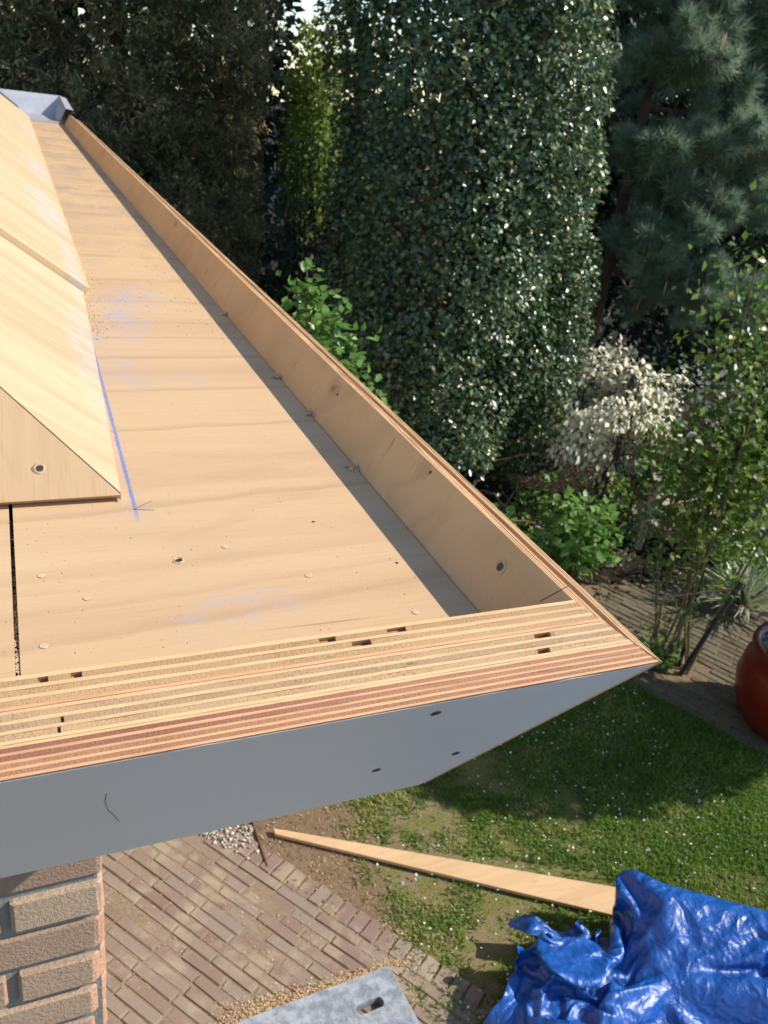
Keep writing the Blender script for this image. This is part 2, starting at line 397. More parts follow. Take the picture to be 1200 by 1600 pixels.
M['backtree'] = leaf_mat('yellow_green_leaf', (0.10, 0.16, 0.03), (0.22, 0.28, 0.06), None, 0.5, 0.4, 0.3)
M['darkgreen'] = leaf_mat('dark_evergreen_leaf', (0.018, 0.034, 0.018), (0.035, 0.06, 0.028), None, 0.5, 0.1, 0.3)
M['spiky'] = leaf_mat('striped_blade_leaf', (0.12, 0.19, 0.07), (0.5, 0.52, 0.38), None, 0.4, 0.2, 0.4)
M['heather'] = leaf_mat('heather', (0.10, 0.10, 0.05), (0.38, 0.24, 0.28), (0.5, 0.36, 0.4), 0.6, 0.2, 0.2)
M['purple'] = leaf_mat('purple_petal', (0.10, 0.06, 0.42), (0.2, 0.12, 0.6), None, 0.5, 0.3, 0.3)
M['black_metal'] = simple('black_metal', (0.025, 0.026, 0.03), 0.45, 0.2)
M['teak'] = simple('weathered_teak', (0.34, 0.28, 0.21), 0.85, 0.3, 30, 0.3, 90, 0.002)
M['red_glaze'] = simple('red_glaze', (0.15, 0.014, 0.009), 0.32, 0.25, 8, 0.1, 20, 0.002)
M['slab'] = None

# ================================================================== HOUSE AND ROOF EDGE
TH = 0.5082; CT, ST = math.cos(TH), math.sin(TH)
X0, Y0, Z0 = 0.3462, 0.3863, CAMZ - 0.298      # inner top corner of the upstand
T = 0.054; H = 0.2167; ZF = CAMZ - 0.348         # gutter floor height
YE = 4.88
house = thing('house_extension', 'brick extension with an unfinished plywood box gutter and grey painted fascia', 'house', (0, 0.68, 0))

def PF(x, e, d):      # front board: e outward through the thickness, d down the board
    y = Y0 - e * CT + d * ST; z = Z0 - e * ST - d * CT
    if x is None: x = X0 + Y0 - y
    return (x, y, z)
def PR(y, e, d):      # right-hand board
    x = X0 + e * CT - d * ST; z = Z0 - e * ST - d * CT
    if y is None: y = X0 + Y0 - x
    return (x, y, z)

def wav(e, s):      # glue lines wander a little along the sheet
    if e <= 0.0003 or e >= 0.0535: return e
    return e + 0.00028 * mnoise.noise(Vector((s * 9, e * 900, 2.0))) + 0.00014 * mnoise.noise(Vector((s * 40, e * 900, 7.0)))
def strip(name, P, s0, e0, e1, depth, mat, parent, side, notch=(), raise_=0.0, step=0.02, jit=0.00025):
    """one veneer: a long prism with an uneven top, mitred at the corner"""
    if side == 'F':
        ss = list(np.arange(s0, X0 + 0.02, step))
    else:
        ss = list(np.arange(s0, Y0 + 0.06, -step * 2.5))
    prof = []
    for s in ss:
        prof.append((s, -raise_ + rng.normal(0, jit)))
    for (a, b, dd) in notch:
        prof = [q for q in prof if not (a - 0.0005 <= q[0] <= b + 0.0005)]
        prof += [(a - 0.0004, 0.0), (a, dd), (b, dd), (b + 0.0004, 0.0)]
    prof.sort(key=lambda q: q[0], reverse=(side != 'F'))
    prof.append((None, -raise_))
    V = []; F = []
    for (s, d) in prof:
        q4 = []
        s_ = X0 if s is None else s
        for (e_, d_) in ((wav(e0, s_), d), (wav(e1, s_), d), (wav(e1, s_), depth), (wav(e0, s_), depth)):
            mx = P(None, e_, d_)[0 if side == 'F' else 1]       # never past the mitre
            q4.append(P(s if s is None else (min(s, mx) if side == 'F' else max(s, mx)), e_, d_))
        V += q4
    n = len(prof)
    for i in range(n - 1):
        a = 4 * i; b = a + 4
        F += [(a, b, b + 1, a + 1), (a + 1, b + 1, b + 2, a + 2), (a + 2, b + 2, b + 3, a + 3), (a + 3, b + 3, b, a)]
    F += [(0, 1, 2, 3), (4 * n - 4, 4 * n - 1, 4 * n - 2, 4 * n - 3)]
    return fix_normals(mesh(name, V, F, mat, parent))

# three bonded sheets per side; every veneer layer is its own strip
lay = [
    (0.0000, 0.0182, ['v_pale', 'v_tan', 'v_pale', 'v_tan', 'v_pale', 'v_tan', 'v_orange']),
    (0.0185, 0.0362, ['v_pale', 'v_grey', 'v_pale', 'v_grey', 'v_pale', 'v_grey', 'v_pale']),
    (0.0364, 0.0536, ['v_pale', 'v_red', 'v_orange', 'v_red', 'v_orange', 'v_brown', 'v_orange', 'v_brown', 'v_orange']),
]
thick = {'v_pale': 0.72, 'v_orange': 0.7, 'v_tan': 1.25, 'v_grey': 1.4, 'v_red': 1.15, 'v_brown': 1.1}
notches = {(0, 1): [(0.158, 0.168, 0.004), (0.0, 0.0045, 0.004), (0.0165, 0.0215, 0.004)], (0, 3): [(0.178, 0.190, 0.005)], (0, 1.5): [],
           (0, 5): [], (1, 1): [(0.305, 0.317, 0.006)], (1, 5): [(0.303, 0.312, 0.006), (0.0075, 0.0085, 0.004)], (1, 3): [(0.0095, 0.0105, 0.004)]}
notches[(0, 1)].append((0.203, 0.2155, 0.004))
for side, P, s0 in (('F', PF, -0.9), ('R', PR, YE)):
    for li, (ea, eb, pl) in enumerate(lay):
        tot = sum(thick[q] for q in pl)
        depth = 0.10 if li == 0 else H - 0.004
        rz = 0.0
        if side == 'R' and li == 2: rz = 0.0006; pl = ['v_pale', 'v_tan', 'v_orange', 'v_tan', 'v_pale', 'v_tan', 'v_pale', 'v_tan', 'v_pale']
        if side == 'R' and li == 1: rz = -0.0022
        # board = the sheet of face veneer the eye sees on its flat side
        if li == 2:
            face = strip('fascia_board', P, s0, 0.0536, 0.0540, H, M['paint'], house, side, raise_=rz - 0.0024, jit=0.0005)
        elif li == 0:
            face = strip('upstand_board', P, s0, -0.0005, 0.0, depth, M['upstand'], house, side, raise_=rz - 0.0002)
        else:
            face = strip('packing_board', P, s0, 0.01825, 0.01845, depth, M['v_tan'], house, side, raise_=-0.004)
        e = ea
        for k, q in enumerate(pl):
            w_ = (eb - ea) * thick[q] / tot
            g = 0.0
            hgt = rz + (0.0002 if q in ('v_pale', 'v_orange') else 0.0) + rng.normal(0, 0.00012)
            strip('veneer', P, s0, e + g, e + w_ - g, depth, M[q], face, side, notches.get((li, k), ()) if side == 'F' else (), hgt,
                  jit=0.00012 if q in ('v_pale', 'v_orange') else 0.0003)
            e += w_

# gutter floor: two sheets with an open joint between them
def prism(name, poly, z0, z1, mat, parent, bev=0.0):
    n = len(poly)
    V = [(x, y, z0) for x, y in poly] + [(x, y, z1) for x, y in poly]
    F = [tuple(range(n))[::-1], tuple(range(n, 2 * n))] + [(i, (i + 1) % n, n + (i + 1) % n, n + i) for i in range(n)]
    o = fix_normals(mesh(name, V, F, mat, parent))
    if bev: bevel(o, bev)
    return o
xin = lambda y: 0.3184 - 0.0004
prism('gutter_board', [(-0.0098, 0.4135), (0.3160, 0.4135), (0.3178, YE), (-0.0085, YE)], ZF - 0.018, ZF, M['floor'], house)
prism('gutter_board', [(-0.95, 0.4135), (-0.0128, 0.4135), (-0.0114, YE), (-0.95, YE)], ZF - 0.0185, ZF - 0.0006, M['floor'], house)
prism('gutter_batten', [(-0.95, 0.43), (0.31, 0.43), (0.31, YE), (-0.95, YE)], ZF - 0.06, ZF - 0.019, M['dark_wood'], house)
prism('soffit_board', [(-0.95, 0.45), (0.283, 0.45), (0.283, YE), (-0.95, YE)], ZF - 0.155, ZF - 0.143, M['dark_wood'], house)

# sloped roof deck: lower sheet, lapping upper sheet, hip facet
PIT = math.tan(R(35.0)); zt = ZF + 0.0015
def slope_board(name, tri, zfun, nrm, th, mat, vert=(), eave=(), under=0.008):
    n = len(tri); V = []
    for j_, (x, y) in enumerate(tri): V.append((x, y + (under if j_ in eave else 0), zfun(x, y)))
    for i, (x, y) in enumerate(tri):
        nv = Vector((0, 0, 1 / math.cos(R(35)))) if i in vert else Vector(nrm)
        V.append(tuple(Vector((x, y, zfun(x, y))) + nv * th))
    F = [tuple(range(n))[::-1], tuple(range(n, 2 * n))] + [(i, (i + 1) % n, n + (i + 1) % n, n + i) for i in range(n)]
    return fix_normals(mesh(name, V, F, mat, house))
nx = Vector((math.sin(R(35)), 0, math.cos(R(35)))); ny = Vector((0, -math.sin(R(35)), math.cos(R(35))))
ex = lambda y: 0.0785 + 0.0375 * (y - 0.68)           # lower edge of the deck in plan
HX = lambda y: ex(min(y, 1.4)) - (y - 0.676)
ex2 = lambda y: 0.1125 + 0.0115 * (y - 1.40)
zd = lambda x, y: zt + (ex(min(y, 1.4)) - x) * PIT
zd2 = lambda x, y: zt + 0.0075 + (ex2(y) - x) * PIT
slope_board('roof_board', [(HX(.677), .677), (ex(1.402), 1.402), (HX(1.402), 1.402)], zd, nx, 0.0062, M['deck'], (0, 2))
slope_board('roof_board', [(ex2(1.404), 1.404), (ex2(3.1), 3.1), (ex2(3.1) - 0.8, 3.1), (ex2(1.404) - 0.85, 1.404)], lambda x, y: zd2(x, y) - 0.006, nx, 0.011, M['deck'])
slope_board('roof_board', [(ex2(3.103), 3.103), (ex2(5.0), 5.0), (ex2(5.0) - 0.8, 5.0), (ex2(3.103) - 0.8, 3.103)], lambda x, y: zd2(x, y) - 0.006, nx, 0.011, M['deck'])
zh = lambda x, y: zt - 0.0003 + (y - 0.676) * PIT
slope_board('roof_board', [(HX(.676) - .0006, 0.676), (HX(1.402) - .0006, 1.402), (-0.9, 1.402), (-0.9, 0.676)], zh, ny, 0.0055, M['facet'], (0, 1, 2), (0, 3))

# screws, filler, marks on the boards
def disc(name, c, nrm, r, mat, parent, ring=None, seed=0):
    nrm = Vector(nrm).normalized(); a = nrm.orthogonal().normalized(); b = nrm.cross(a)
    rr = random.Random(seed + 11)
    c = Vector(c); n = 12; V = [c + nrm * 0.0004]; F = []
    for j in range(n):
        t = 2 * math.pi * j / n; V.append(c + (a * math.cos(t) + b * math.sin(t)) * r * rr.uniform(0.85, 1.1) + nrm * 0.0003)
    for j in range(n): F.append((0, 1 + j, 1 + (j + 1) % n))
    o = mesh(name, V, F, mat, parent)
    if ring:
        V = []; F = []
        for j in range(n):
            t = 2 * math.pi * j / n; d = a * math.cos(t) + b * math.sin(t)
            V += [c + d * r * 0.95 + nrm * 0.0002, c + d * r * rr.uniform(1.1, 1.3) + nrm * rr.uniform(0.0004, 0.0014), c + d * r * rr.uniform(1.5, 2.0) + nrm * 0.0001]
        for j in range(n):
            k = (j + 1) % n; F += [(3 * j, 3 * k, 3 * k + 1, 3 * j + 1), (3 * j + 1, 3 * k + 1, 3 * k + 2, 3 * j + 2)]
        mesh('torn_wood', V, F, ring, o)
    return o
for i, (x, y) in enumerate([(0.108, 0.570), (0.235, 0.615), (0.282, 0.534), (0.09, 2.0), (0.21, 1.9), (0.2, 1.35)]):
    disc('screw', (x, y, ZF + 0.0001), (0, 0, 1), 0.0028 if i == 0 else 0.0014, M['screw'], house, M['floor'] if i == 0 else None, i)
for i, (x, y) in enumerate([(0.036, 0.530), (0.005, 0.479), (0.203, 0.529), (0.149, 0.585), (0.267, 0.463), (0.008, 0.566)]):
    disc('filled_screw_hole', (x, y, ZF + 0.0002), (0, 0, 1), 0.0030, M['filler'], house, None, 20 + i)
nRi = (-CT, 0, ST)
for i, (x, y, z) in enumerate([(0.336, 0.464, -0.316), (0.3435, 0.611, -0.304), (0.337, 0.845, -0.3135), (0.341, 1.05, -0.306), (0.338, 1.6, -0.312)]):
    d = (Vector((x, y, z + CAMZ)) - Vector((X0, Y0, Z0))).dot(Vector(nRi)); c = Vector((x, y, z + CAMZ)) - Vector(nRi) * (d - 0.0007)
    disc('screw', c, nRi, (0.0036, 0.0018, 0.0016, 0.001, 0.0016)[i], M['screw'], house, M['upstand'] if i == 0 else None, 40 + i)
nFo = (0, -CT, -ST)
for i, (x, y, z) in enumerate([(0.228, 0.349, -0.343), (0.289, 0.405, -0.442), (0.223, 0.405, -0.442)]):
    d = (Vector((x, y, z + CAMZ)) - Vector(PF(0.3, 0.054, 0))).dot(Vector(nFo)); c = Vector((x, y, z + CAMZ)) - Vector(nFo) * (d - 0.0002)
    disc('screw', c, nFo, 0.0036, M['screw'], house, None, 60 + i)
disc('screw', (0.0135, 0.7005, ZF + 0.0255), tuple(ny), 0.0032, M['screw'], house, M['facet'], 77)
mb = MB(); a_ = Vector((0.338, 0.41, CAMZ - 0.313)); b_ = Vector((0.349, 0.397, CAMZ - 0.293)); pn = Vector(nRi)
a_ -= pn * ((a_ - Vector((X0, Y0, Z0))).dot(pn) - .0008); b_ -= pn * ((b_ - Vector((X0, Y0, Z0))).dot(pn) - .0008)
mb.tube([a_, a_.lerp(b_, .5), b_], .0003, 4); mb.build('pencil_mark', M['pencil'], house)
# hair-like scratch on the paint
pts = [Vector((0.031, 0.367, -0.375 + CAMZ)), Vector((0.0305, 0.375, -0.389 + CAMZ)), Vector((0.033, 0.385, -0.406 + CAMZ)), Vector((0.0375, 0.393, -0.422 + CAMZ)), Vector((0.041, 0.401, -0.436 + CAMZ))]
q0 = Vector(PF(0.3, 0.0542, 0)); pts = [p - Vector(nFo) * (p - q0).dot(Vector(nFo)) for p in pts]
mb = MB(); mb.tube(pts, 0.00018, 4); mb.build('paint_hair', M['pencil'], house)
# pencil arrow by the hip tip
mb = MB()
for (a, b) in (((0.086, 0.662), (0.104, 0.676)), ((0.086, 0.662), (0.103, 0.658))):
    a = Vector((*a, ZF + 0.0003)); b = Vector((*b, ZF + 0.0003)); d = (b - a); s = Vector((-d.y, d.x, 0)).normalized() * 0.00035
    mb.add([a - s, b - s, b + s, a + s], [(0, 1, 2, 3)])
mb.build('pencil_mark', M['pencil'], house)

# zinc outlet box closing the far end of the gutter
mb = MB()
zb = ZF
y0, y1 = YE + 0.005, YE + 0.42
xl, xr = 0.10, 0.325
def quadstrip(P0, th=0.004):
    mb.add(P0, [(0, 1, 2, 3)])
mb.add([(xl, y0, zb + .012), (xr - .03, y0, zb + .012), (xr - .03, y1, zb + .012), (xl, y1, zb + .012)], [(0, 1, 2, 3)])            # tray
mb.add([(xl, y0, zb - .03), (xr - .03, y0, zb - .03), (xr - .03, y0, zb + .012), (xl, y0, zb + .012)], [(0, 1, 2, 3)])
mb.add([(xl - .03, y1, zb + .012), (xr - .03, y1, zb + .012), (xr + .005, y1 + .05, zb + .11), (xl - .09, y1 + .05, zb + .11)], [(0, 1, 2, 3)])   # back
mb.add([(xr - .03, y0, zb + .012), (xr + .005, y0, zb + .075), (xr + .005, y1 + .05, zb + .11), (xr - .03, y1, zb + .012)], [(0, 1, 2, 3)])       # right wall
mb.add([(xr + .005, y0, zb + .075), (xr + .04, y0, zb + .070), (xr + .04, y1 + .05, zb + .10), (xr + .005, y1 + .05, zb + .11)], [(0, 1, 2, 3)])  # rim
mb.add([(xr + .04, y0, zb + .070), (xr - .04, y0, zb - .1), (xr - .04, y1 + .05, zb - .1), (xr + .04, y1 + .05, zb + .10)], [(0, 1, 2, 3)])
mb.add([(xl - .09, y1 + .05, zb + .11), (xr + .005, y1 + .05, zb + .11), (xr + .04, y1 + .09, zb + .10), (xl - .12, y1 + .09, zb + .10)], [(0, 1, 2, 3)])
mb.add([(xl - .12, y1 + .09, zb + .10), (xr + .04, y1 + .09, zb + .10), (xr - .03, y1 + .09, zb - .12), (xl - .12, y1 + .09, zb - .12)], [(0, 1, 2, 3)])
mb.build('zinc_gutter_end', M['zinc'], house)
mb = MB(); mb.add([(0.13, 4.95, ZF + .02), (0.10, 5.6, ZF + .06), (-0.7, 5.6, ZF + .62), (-0.7, 4.95, ZF + .60)], [(0, 1, 2, 3)])
mb.build('old_roof_felt', M['slate'], house)

# ------------------------------------------------------------------ brick wall
wall = MB()
WX, WY = 0.051, 0.680
wall.box((WX - 0.006 - 1.0, WY + 0.006 + 2.2, 1.29), (2.0, 4.4, 2.58))
wall_o = wall.build('brick_wall', M['mortar'], house)
JZ = CAMZ - 0.822; PITCH = 0.0612; BH = 0.0497
def brick_mesh(L, D, Hh, seed, cham=0.0):
    """brick with chipped bevelled arrises; cham cuts the outer right corner"""
    rr = random.Random(seed); b = 0.003
    bm = bmesh.new()
    vs = {}
    out = [(0, 0), (L - cham, 0), (L, cham), (L, D), (0, D)] if cham > 0 else [(0, 0), (L, 0), (L, D), (0, D)]
    n = len(out); lo = []; hi = []
    for (x, y) in out:
        lo.append(bm.verts.new((x, y, 0))); hi.append(bm.verts.new((x, y, Hh)))
    bm.faces.new(lo[::-1]); bm.faces.new(hi)
    for i in range(n): bm.faces.new((lo[i], lo[(i + 1) % n], hi[(i + 1) % n], hi[i]))
    bmesh.ops.recalc_face_normals(bm, faces=bm.faces)
    bmesh.ops.bevel(bm, geom=list(bm.edges), offset=b, segments=1, affect='EDGES', clamp_overlap=True)
    for v in bm.verts: v.co += Vector((rr.uniform(-1, 1), rr.uniform(-1, 1), rr.uniform(-1, 1))) * 0.0011
    me = bpy.data.meshes.new('brick'); bm.to_mesh(me); bm.free()
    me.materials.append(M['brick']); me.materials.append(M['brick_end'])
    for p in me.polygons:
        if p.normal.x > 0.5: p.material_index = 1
    return me
wl = world_loc(wall_o)
ST_M = [brick_mesh(0.205, 0.10, BH, s) for s in range(4)]; HD_M = [brick_mesh(0.097, 0.10, BH, s + 9) for s in range(4)]
rest = MB()
for k in range(-3, 36):
    z = JZ + 0.006 - PITCH * (k + 1) if k >= 0 else JZ + 0.006 + PITCH * (-k - 1)
    if z < 0: break
    cham = min(0.026, max(0.004, 0.005 + 0.0042 * k)) if k < 8 else 0.02
    indiv = k < 9
    x = WX; j = 0
    while x > -1.5:
        header = (j % 2 == 0) if k % 2 == 0 else (j % 2 == 1)
        if k >= 0 and k % 2 == 0 and j == 0: header = True
        L = 0.097 if header else 0.205
        yy = WY + random.uniform(-0.0015, 0.0015)
        if indiv:
            if j == 0: me = brick_mesh(L, 0.10, BH, 100 + k, cham)
            else: me = random.choice(HD_M if header else ST_M)
            o = link('brick', me, wall_o, Vector((x - L, yy, z)) - wl)
        else:
            rest.box((x - L / 2, yy + 0.05, z + BH / 2), (L, 0.1, BH))
        x -= L + 0.0125; j += 1
    # return side of the corner
    y = WY + 0.1125; j = 0
    while y < 4.9:
        L = 0.205 if (j + k) % 2 else 0.097
        rest.box((WX - 0.05, y + L / 2, z + BH / 2), (0.1, L, BH)); y += L + 0.0125; j += 1
o = rest.build('brick', M['brick'], wall_o); o['kind'] = 'stuff'

# ================================================================== GROUND
def sheet(name, poly, z, mat, kind='structure', sub=0):
    o = mesh(name, [(x, y, z) for x, y in poly], [tuple(range(len(poly)))], mat)
    return tag(o, kind=kind)
sheet('ground', [(-120, -120), (120, -120), (120, 120), (-120, 120)], 0.0, M['soil'])
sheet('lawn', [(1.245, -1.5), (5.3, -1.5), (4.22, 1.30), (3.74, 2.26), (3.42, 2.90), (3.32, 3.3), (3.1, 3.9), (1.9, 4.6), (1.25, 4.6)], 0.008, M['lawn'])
dirt = sheet('dirt_strip', [(0.853, 2.35), (1.17, 1.82), (1.30, 1.35), (1.35, 0.9), (1.45, 0.9), (1.30, 1.9), (1.275, 3.8), (0.853, 3.8)], 0.012, M['dirt'])

# brick terrace: rows laid on the diagonal
OX, OY = 0.905, 2.245; DV = Vector((0.573, -0.820, 0)).normalized(); NV = Vector((-DV.y, DV.x, 0)) * -1
if NV.x > 0: NV = -NV
sheet('terrace_sand', [(0.90 + 0.573 * 1.9, 2.30 - .82 * 1.9), (0.90 - 0.573 * 0.9, 2.30 + .82 * 0.9), (-1.5, 3.0), (-1.5, -0.5), (1.5, -0.5)], 0.0136, M['sand'])
terr = tag(mesh('brick_terrace', [(OX, OY, 0.011), (OX - 0.1, OY, 0.011), (OX - .1, OY - .1, 0.011)], [(0, 1, 2)], M['sand']), kind='structure')
def paver_mesh(L, W, Hh, seed, mat):
    rr = random.Random(seed); bm = bmesh.new(); bmesh.ops.create_cube(bm, size=1)
    for v in bm.verts: v.co = Vector((v.co.x * L, v.co.y * W, v.co.z * Hh))
    bmesh.ops.bevel(bm, geom=list(bm.edges), offset=0.004, segments=1, affect='EDGES')
    for v in bm.verts: v.co += Vector((rr.uniform(-1, 1) * .003, rr.uniform(-1, 1) * .002, rr.uniform(-1, 1) * .0012))
    me = bpy.data.meshes.new('paver'); bm.to_mesh(me); bm.free(); me.materials.append(mat); return me
PWD = 0.0435
PV = [paver_mesh(0.2, PWD, 0.06, s, M['paver']) for s in range(5)]
PH = [paver_mesh(0.098, PWD, 0.06, s + 7, M['paver']) for s in range(3)]
PE = [paver_mesh(0.060, 0.098, 0.06, s + 17, M['paver']) for s in range(3)]
ang = math.atan2(DV.y, DV.x); cnt = 0
for s in np.arange(-1.0, 1.35, 0.0665):
    p = Vector((OX, OY, 0)) + DV * s - NV * 0.052
    o = link('paver', random.choice(PE), terr, (p.x, p.y, -0.012 + random.uniform(-.003, .002))); o.rotation_euler = (random.uniform(-.02, .02), 0, ang + random.uniform(-.03, .03)); cnt += 1
for r in range(0, 34):
    off = (0.5 if r % 2 else 0.0) * 0.206 + random.uniform(-0.02, 0.02)
    s = -1.05 + off
    while s < 1.45:
        hd = random.random() < 0.12
        L = 0.098 if hd else 0.2
        p = Vector((OX, OY, 0)) + DV * (s + L / 2) + NV * (r * 0.0498 + 0.026)
        vis = p.x > 0.10 and p.y > 1.42 and p.y < 2.95 and not (p.x < 0.16 and p.y < 1.9)
        if vis and not (abs(p.x - 0.235) < 0.055 and abs(p.y - 2.36) < 0.05):
            o = link('paver', random.choice(PH if hd else PV), terr, (p.x, p.y, -0.012 + random.uniform(-.004, .003)))
            o.rotation_euler = (random.uniform(-.018, .018), random.uniform(-.006, .006), ang + random.uniform(-.012, .012)); cnt += 1
        s += L + 0.0065
print('terrace pavers', cnt)

# garden path on the far side of the lawn
gp = tag(mesh('garden_path', [(3.40, 2.95, 0.004), (3.74, 2.26, 0.004), (4.6, 0.6, 0.004), (6.2, 1.4, 0.004), (5.6, 3.75, 0.004), (3.55, 4.15, 0.004), (3.30, 3.4, 0.004)], [(0, 1, 2, 3, 4, 5, 6)], M['dirt']), kind='structure')
GV = [paver_mesh(0.2, 0.0505, 0.06, s + 40, M['paver_far']) for s in range(4)]
PD_ = Vector((0.447, -0.894, 0)); PN_ = Vector((0.894, 0.447, 0)); cnt = 0; ga = math.atan2(PD_.y, PD_.x)
for r in range(0, 34):
    s_ = -1.7 - r * 0.012 + (0.1 if r % 2 else 0)
    while s_ < 1.1:
        p = Vector((3.74, 2.26, 0)) + PD_ * s_ + PN_ * (0.03 + r * 0.058)
        ok = p.y < 3.95 + .12 * (p.x - 3.4) and p.x / p.y < 1.62 and (p - Vector((3.78, 3.06, 0))).length > .16
        if ok and cnt < 298:
            o = link('paver', random.choice(GV), gp, (p.x, p.y, -0.018 + random.uniform(-.004, .003)))
            o.rotation_euler = (random.uniform(-.02, .02), random.uniform(-.02, .02), ga + random.uniform(-.02, .02)); cnt += 1
        s_ += 0.2065
print('path pavers', cnt)

# steel edging between gravel and dirt, gravel
mb = MB(); mb.box((0.852, 3.1, 0.0), (0.006, 1.46, 0.05))
tag(mb.build('edging_strip', M['dark_wood']), 'thin dark edging strip between the white gravel and the bare dirt', 'garden edging')
def scatter_chips(name, pts, size, mat, kind='stuff', flat=0.5, seed=1):
    g = np.random.default_rng(seed); n = len(pts)
    base = np.array([[1, 0, -.3], [-.5, .87, -.3], [-.5, -.87, -.3], [0, 0, .6]])
    V = base[None] * g.uniform(0.5, 1.4, (n, 4, 1)) * (np.asarray(size).reshape(-1, 1, 1) if np.ndim(size) else size)
    V[:, :, 2] *= flat
    a = g.uniform(0, 6.28, n); ca, sa = np.cos(a)[:, None], np.sin(a)[:, None]
    X = V[:, :, 0] * ca - V[:, :, 1] * sa; Y = V[:, :, 0] * sa + V[:, :, 1] * ca
    V = np.stack([X, Y, V[:, :, 2]], 2) + pts[:, None, :]
    F = np.array([[0, 1, 3], [1, 2, 3], [2, 0, 3], [0, 2, 1]])
    F = (F[None] + 4 * np.arange(n)[:, None, None]).reshape(-1, 3)
    return tag(mesh(name, V.reshape(-1, 3), F, mat, rnd=np.repeat(g.random(n), 4)), kind=kind)
def chip_mat(name, a, b):
    t = NT(name); return t.col(t.mix(t.attr('rnd'), a, b), 0.85, 0.2)
M['gravel'] = chip_mat('white_gravel', (0.35, 0.30, 0.23), (0.72, 0.69, 0.62))
M['dust'] = chip_mat('sawdust', (0.52, 0.36, 0.19), (0.68, 0.50, 0.30))
M['chips_dark'] = chip_mat('debris', (0.10, 0.07, 0.045), (0.40, 0.30, 0.18))
M['petal'] = chip_mat('white_petal', (0.62, 0.6, 0.55), (0.8, 0.78, 0.75))
sheet('gravel_bed', [(0.2, 2.62), (0.60, 2.75), (0.84, 2.40), (0.848, 2.40), (0.848, 3.6), (0.2, 3.6)], 0.012, M['dirt'])
g = np.random.default_rng(3)
P = np.stack([g.uniform(0.3, 0.845, 5200), g.uniform(2.42, 3.3, 5200), g.uniform(0.014, 0.03, 5200)], 1)
# stones thin out towards the paving
k = (P[:, 1] - 2.45) / 0.3 + (0.84 - P[:, 0]) * 0.2
P = P[(g.random(5200) < np.clip(k, 0.03, 1)) & (P[:, 1] > 2.30 + (0.85 - P[:, 0]) * 1.35)]
scatter_chips('gravel', P, g.uniform(0.006, 0.013, len(P)), M['gravel'], seed=5, flat=0.9)

# ------------------------------------------------------------------ foliage helpers
LT = {
    'oval': (np.array([[0, 0, 0], [.42, .34, .09], [1, 0, -.06], [.42, -.34, .09], [.45, 0, 0]]), np.array([[0, 4, 1], [1, 4, 2], [0, 3, 4], [3, 2, 4]])),
    'narrow': (np.array([[0, 0, 0], [.4, .12, .03], [1, 0, -.05], [.4, -.12, .03]]), np.array([[0, 3, 1], [1, 3, 2]])),
    'needle': (np.array([[0, .03, 0], [0, -.03, 0], [1, 0, -.04]]), np.array([[0, 1, 2]])),
    'blade': (np.array([[0, .03, 0], [0, -.03, 0], [.55, .022, .05], [.55, -.022, .05], [1, 0, -.08]]), np.array([[0, 1, 3], [0, 3, 2], [2, 3, 4]])),
}
def unit(v): return v / np.maximum(np.linalg.norm(v, axis=-1, keepdims=True), 1e-9)
def leaves(name, P, N, A, size, mat, parent=None, kind='oval', seed=0, rnd=None, nj=0.5, aj=0.6, wj=0.0):
    """leaf-sized faces: P points, N leaf-normals, A axes (base to tip)"""
    g = np.random.default_rng(seed); n = len(P); tv, tf = LT[kind]
    A = unit(A + g.normal(0, aj, (n, 3))); N = N + g.normal(0, nj, (n, 3))
    B = unit(np.cross(N, A)); Nn = np.cross(A, B)
    s = np.broadcast_to(size, (n,))[:, None, None]
    wsc = 1 + g.uniform(-wj, wj, (n, 1, 1)) if wj else 1
    V = P[:, None, :] + s * (tv[None, :, 0:1] * A[:, None, :] + wsc * tv[None, :, 1:2] * B[:, None, :] + tv[None, :, 2:3] * Nn[:, None, :])
    F = (tf[None] + len(tv) * np.arange(n)[:, None, None]).reshape(-1, 3)
    r = g.random(n) if rnd is None else rnd
    return mesh(name, V.reshape(-1, 3), F, mat, parent, rnd=np.repeat(r, len(tv)))
def fbm(P, sc, seed=0):
    return np.array([mnoise.noise(Vector((p[0] * sc + seed, p[1] * sc, p[2] * sc))) for p in P])
def ell(n, c, r, seed, shell=0.0):
    """points in an ellipsoid; shell 0 = whole volume, towards 1 = near the surface"""
    g = np.random.default_rng(seed); d = unit(g.normal(0, 1, (n, 3))); rad = (shell + (1 - shell) * g.random((n, 1))) ** (1 / 3 if shell == 0 else 1)
    return np.array(c) + d * rad * np.array(r), d

def stem_mesh(name, base, top, r, mat, parent, nbr=6, spread=0.5, seed=0, n=6):
    rr = random.Random(seed); mb = MB(); base = Vector(base); top = Vector(top)
    def curve(a, b, k, w):
        pts = []
        for i in range(k + 1):
            t = i / k; p = a.lerp(b, t)
            if 0 < i < k: p = p + Vector((rr.uniform(-w, w), rr.uniform(-w, w), rr.uniform(-w, w) * .5))
            pts.append(p)
        return pts
    main = curve(base, top, 6, (top - base).length * 0.03)
    mb.tube(main, [r * (1 - 0.75 * i / 6) for i in range(7)], n)
    for j in range(nbr):
        t = rr.uniform(0.2, 0.9); i = int(t * 6); p = main[i].lerp(main[min(i + 1, 6)], t * 6 - i)
        a = rr.uniform(0, 6.28); e = p + Vector((math.cos(a), math.sin(a), rr.uniform(0.2, 0.9))) * spread * (1.1 - 0.5 * t)
        mb.tube(curve(p, e, 4, spread * 0.06), [r * 0.45 * (1 - t * .5) * (1 - 0.8 * q / 4) for q in range(5)], 5)
    return mb.build(name, mat, parent, smooth=True)

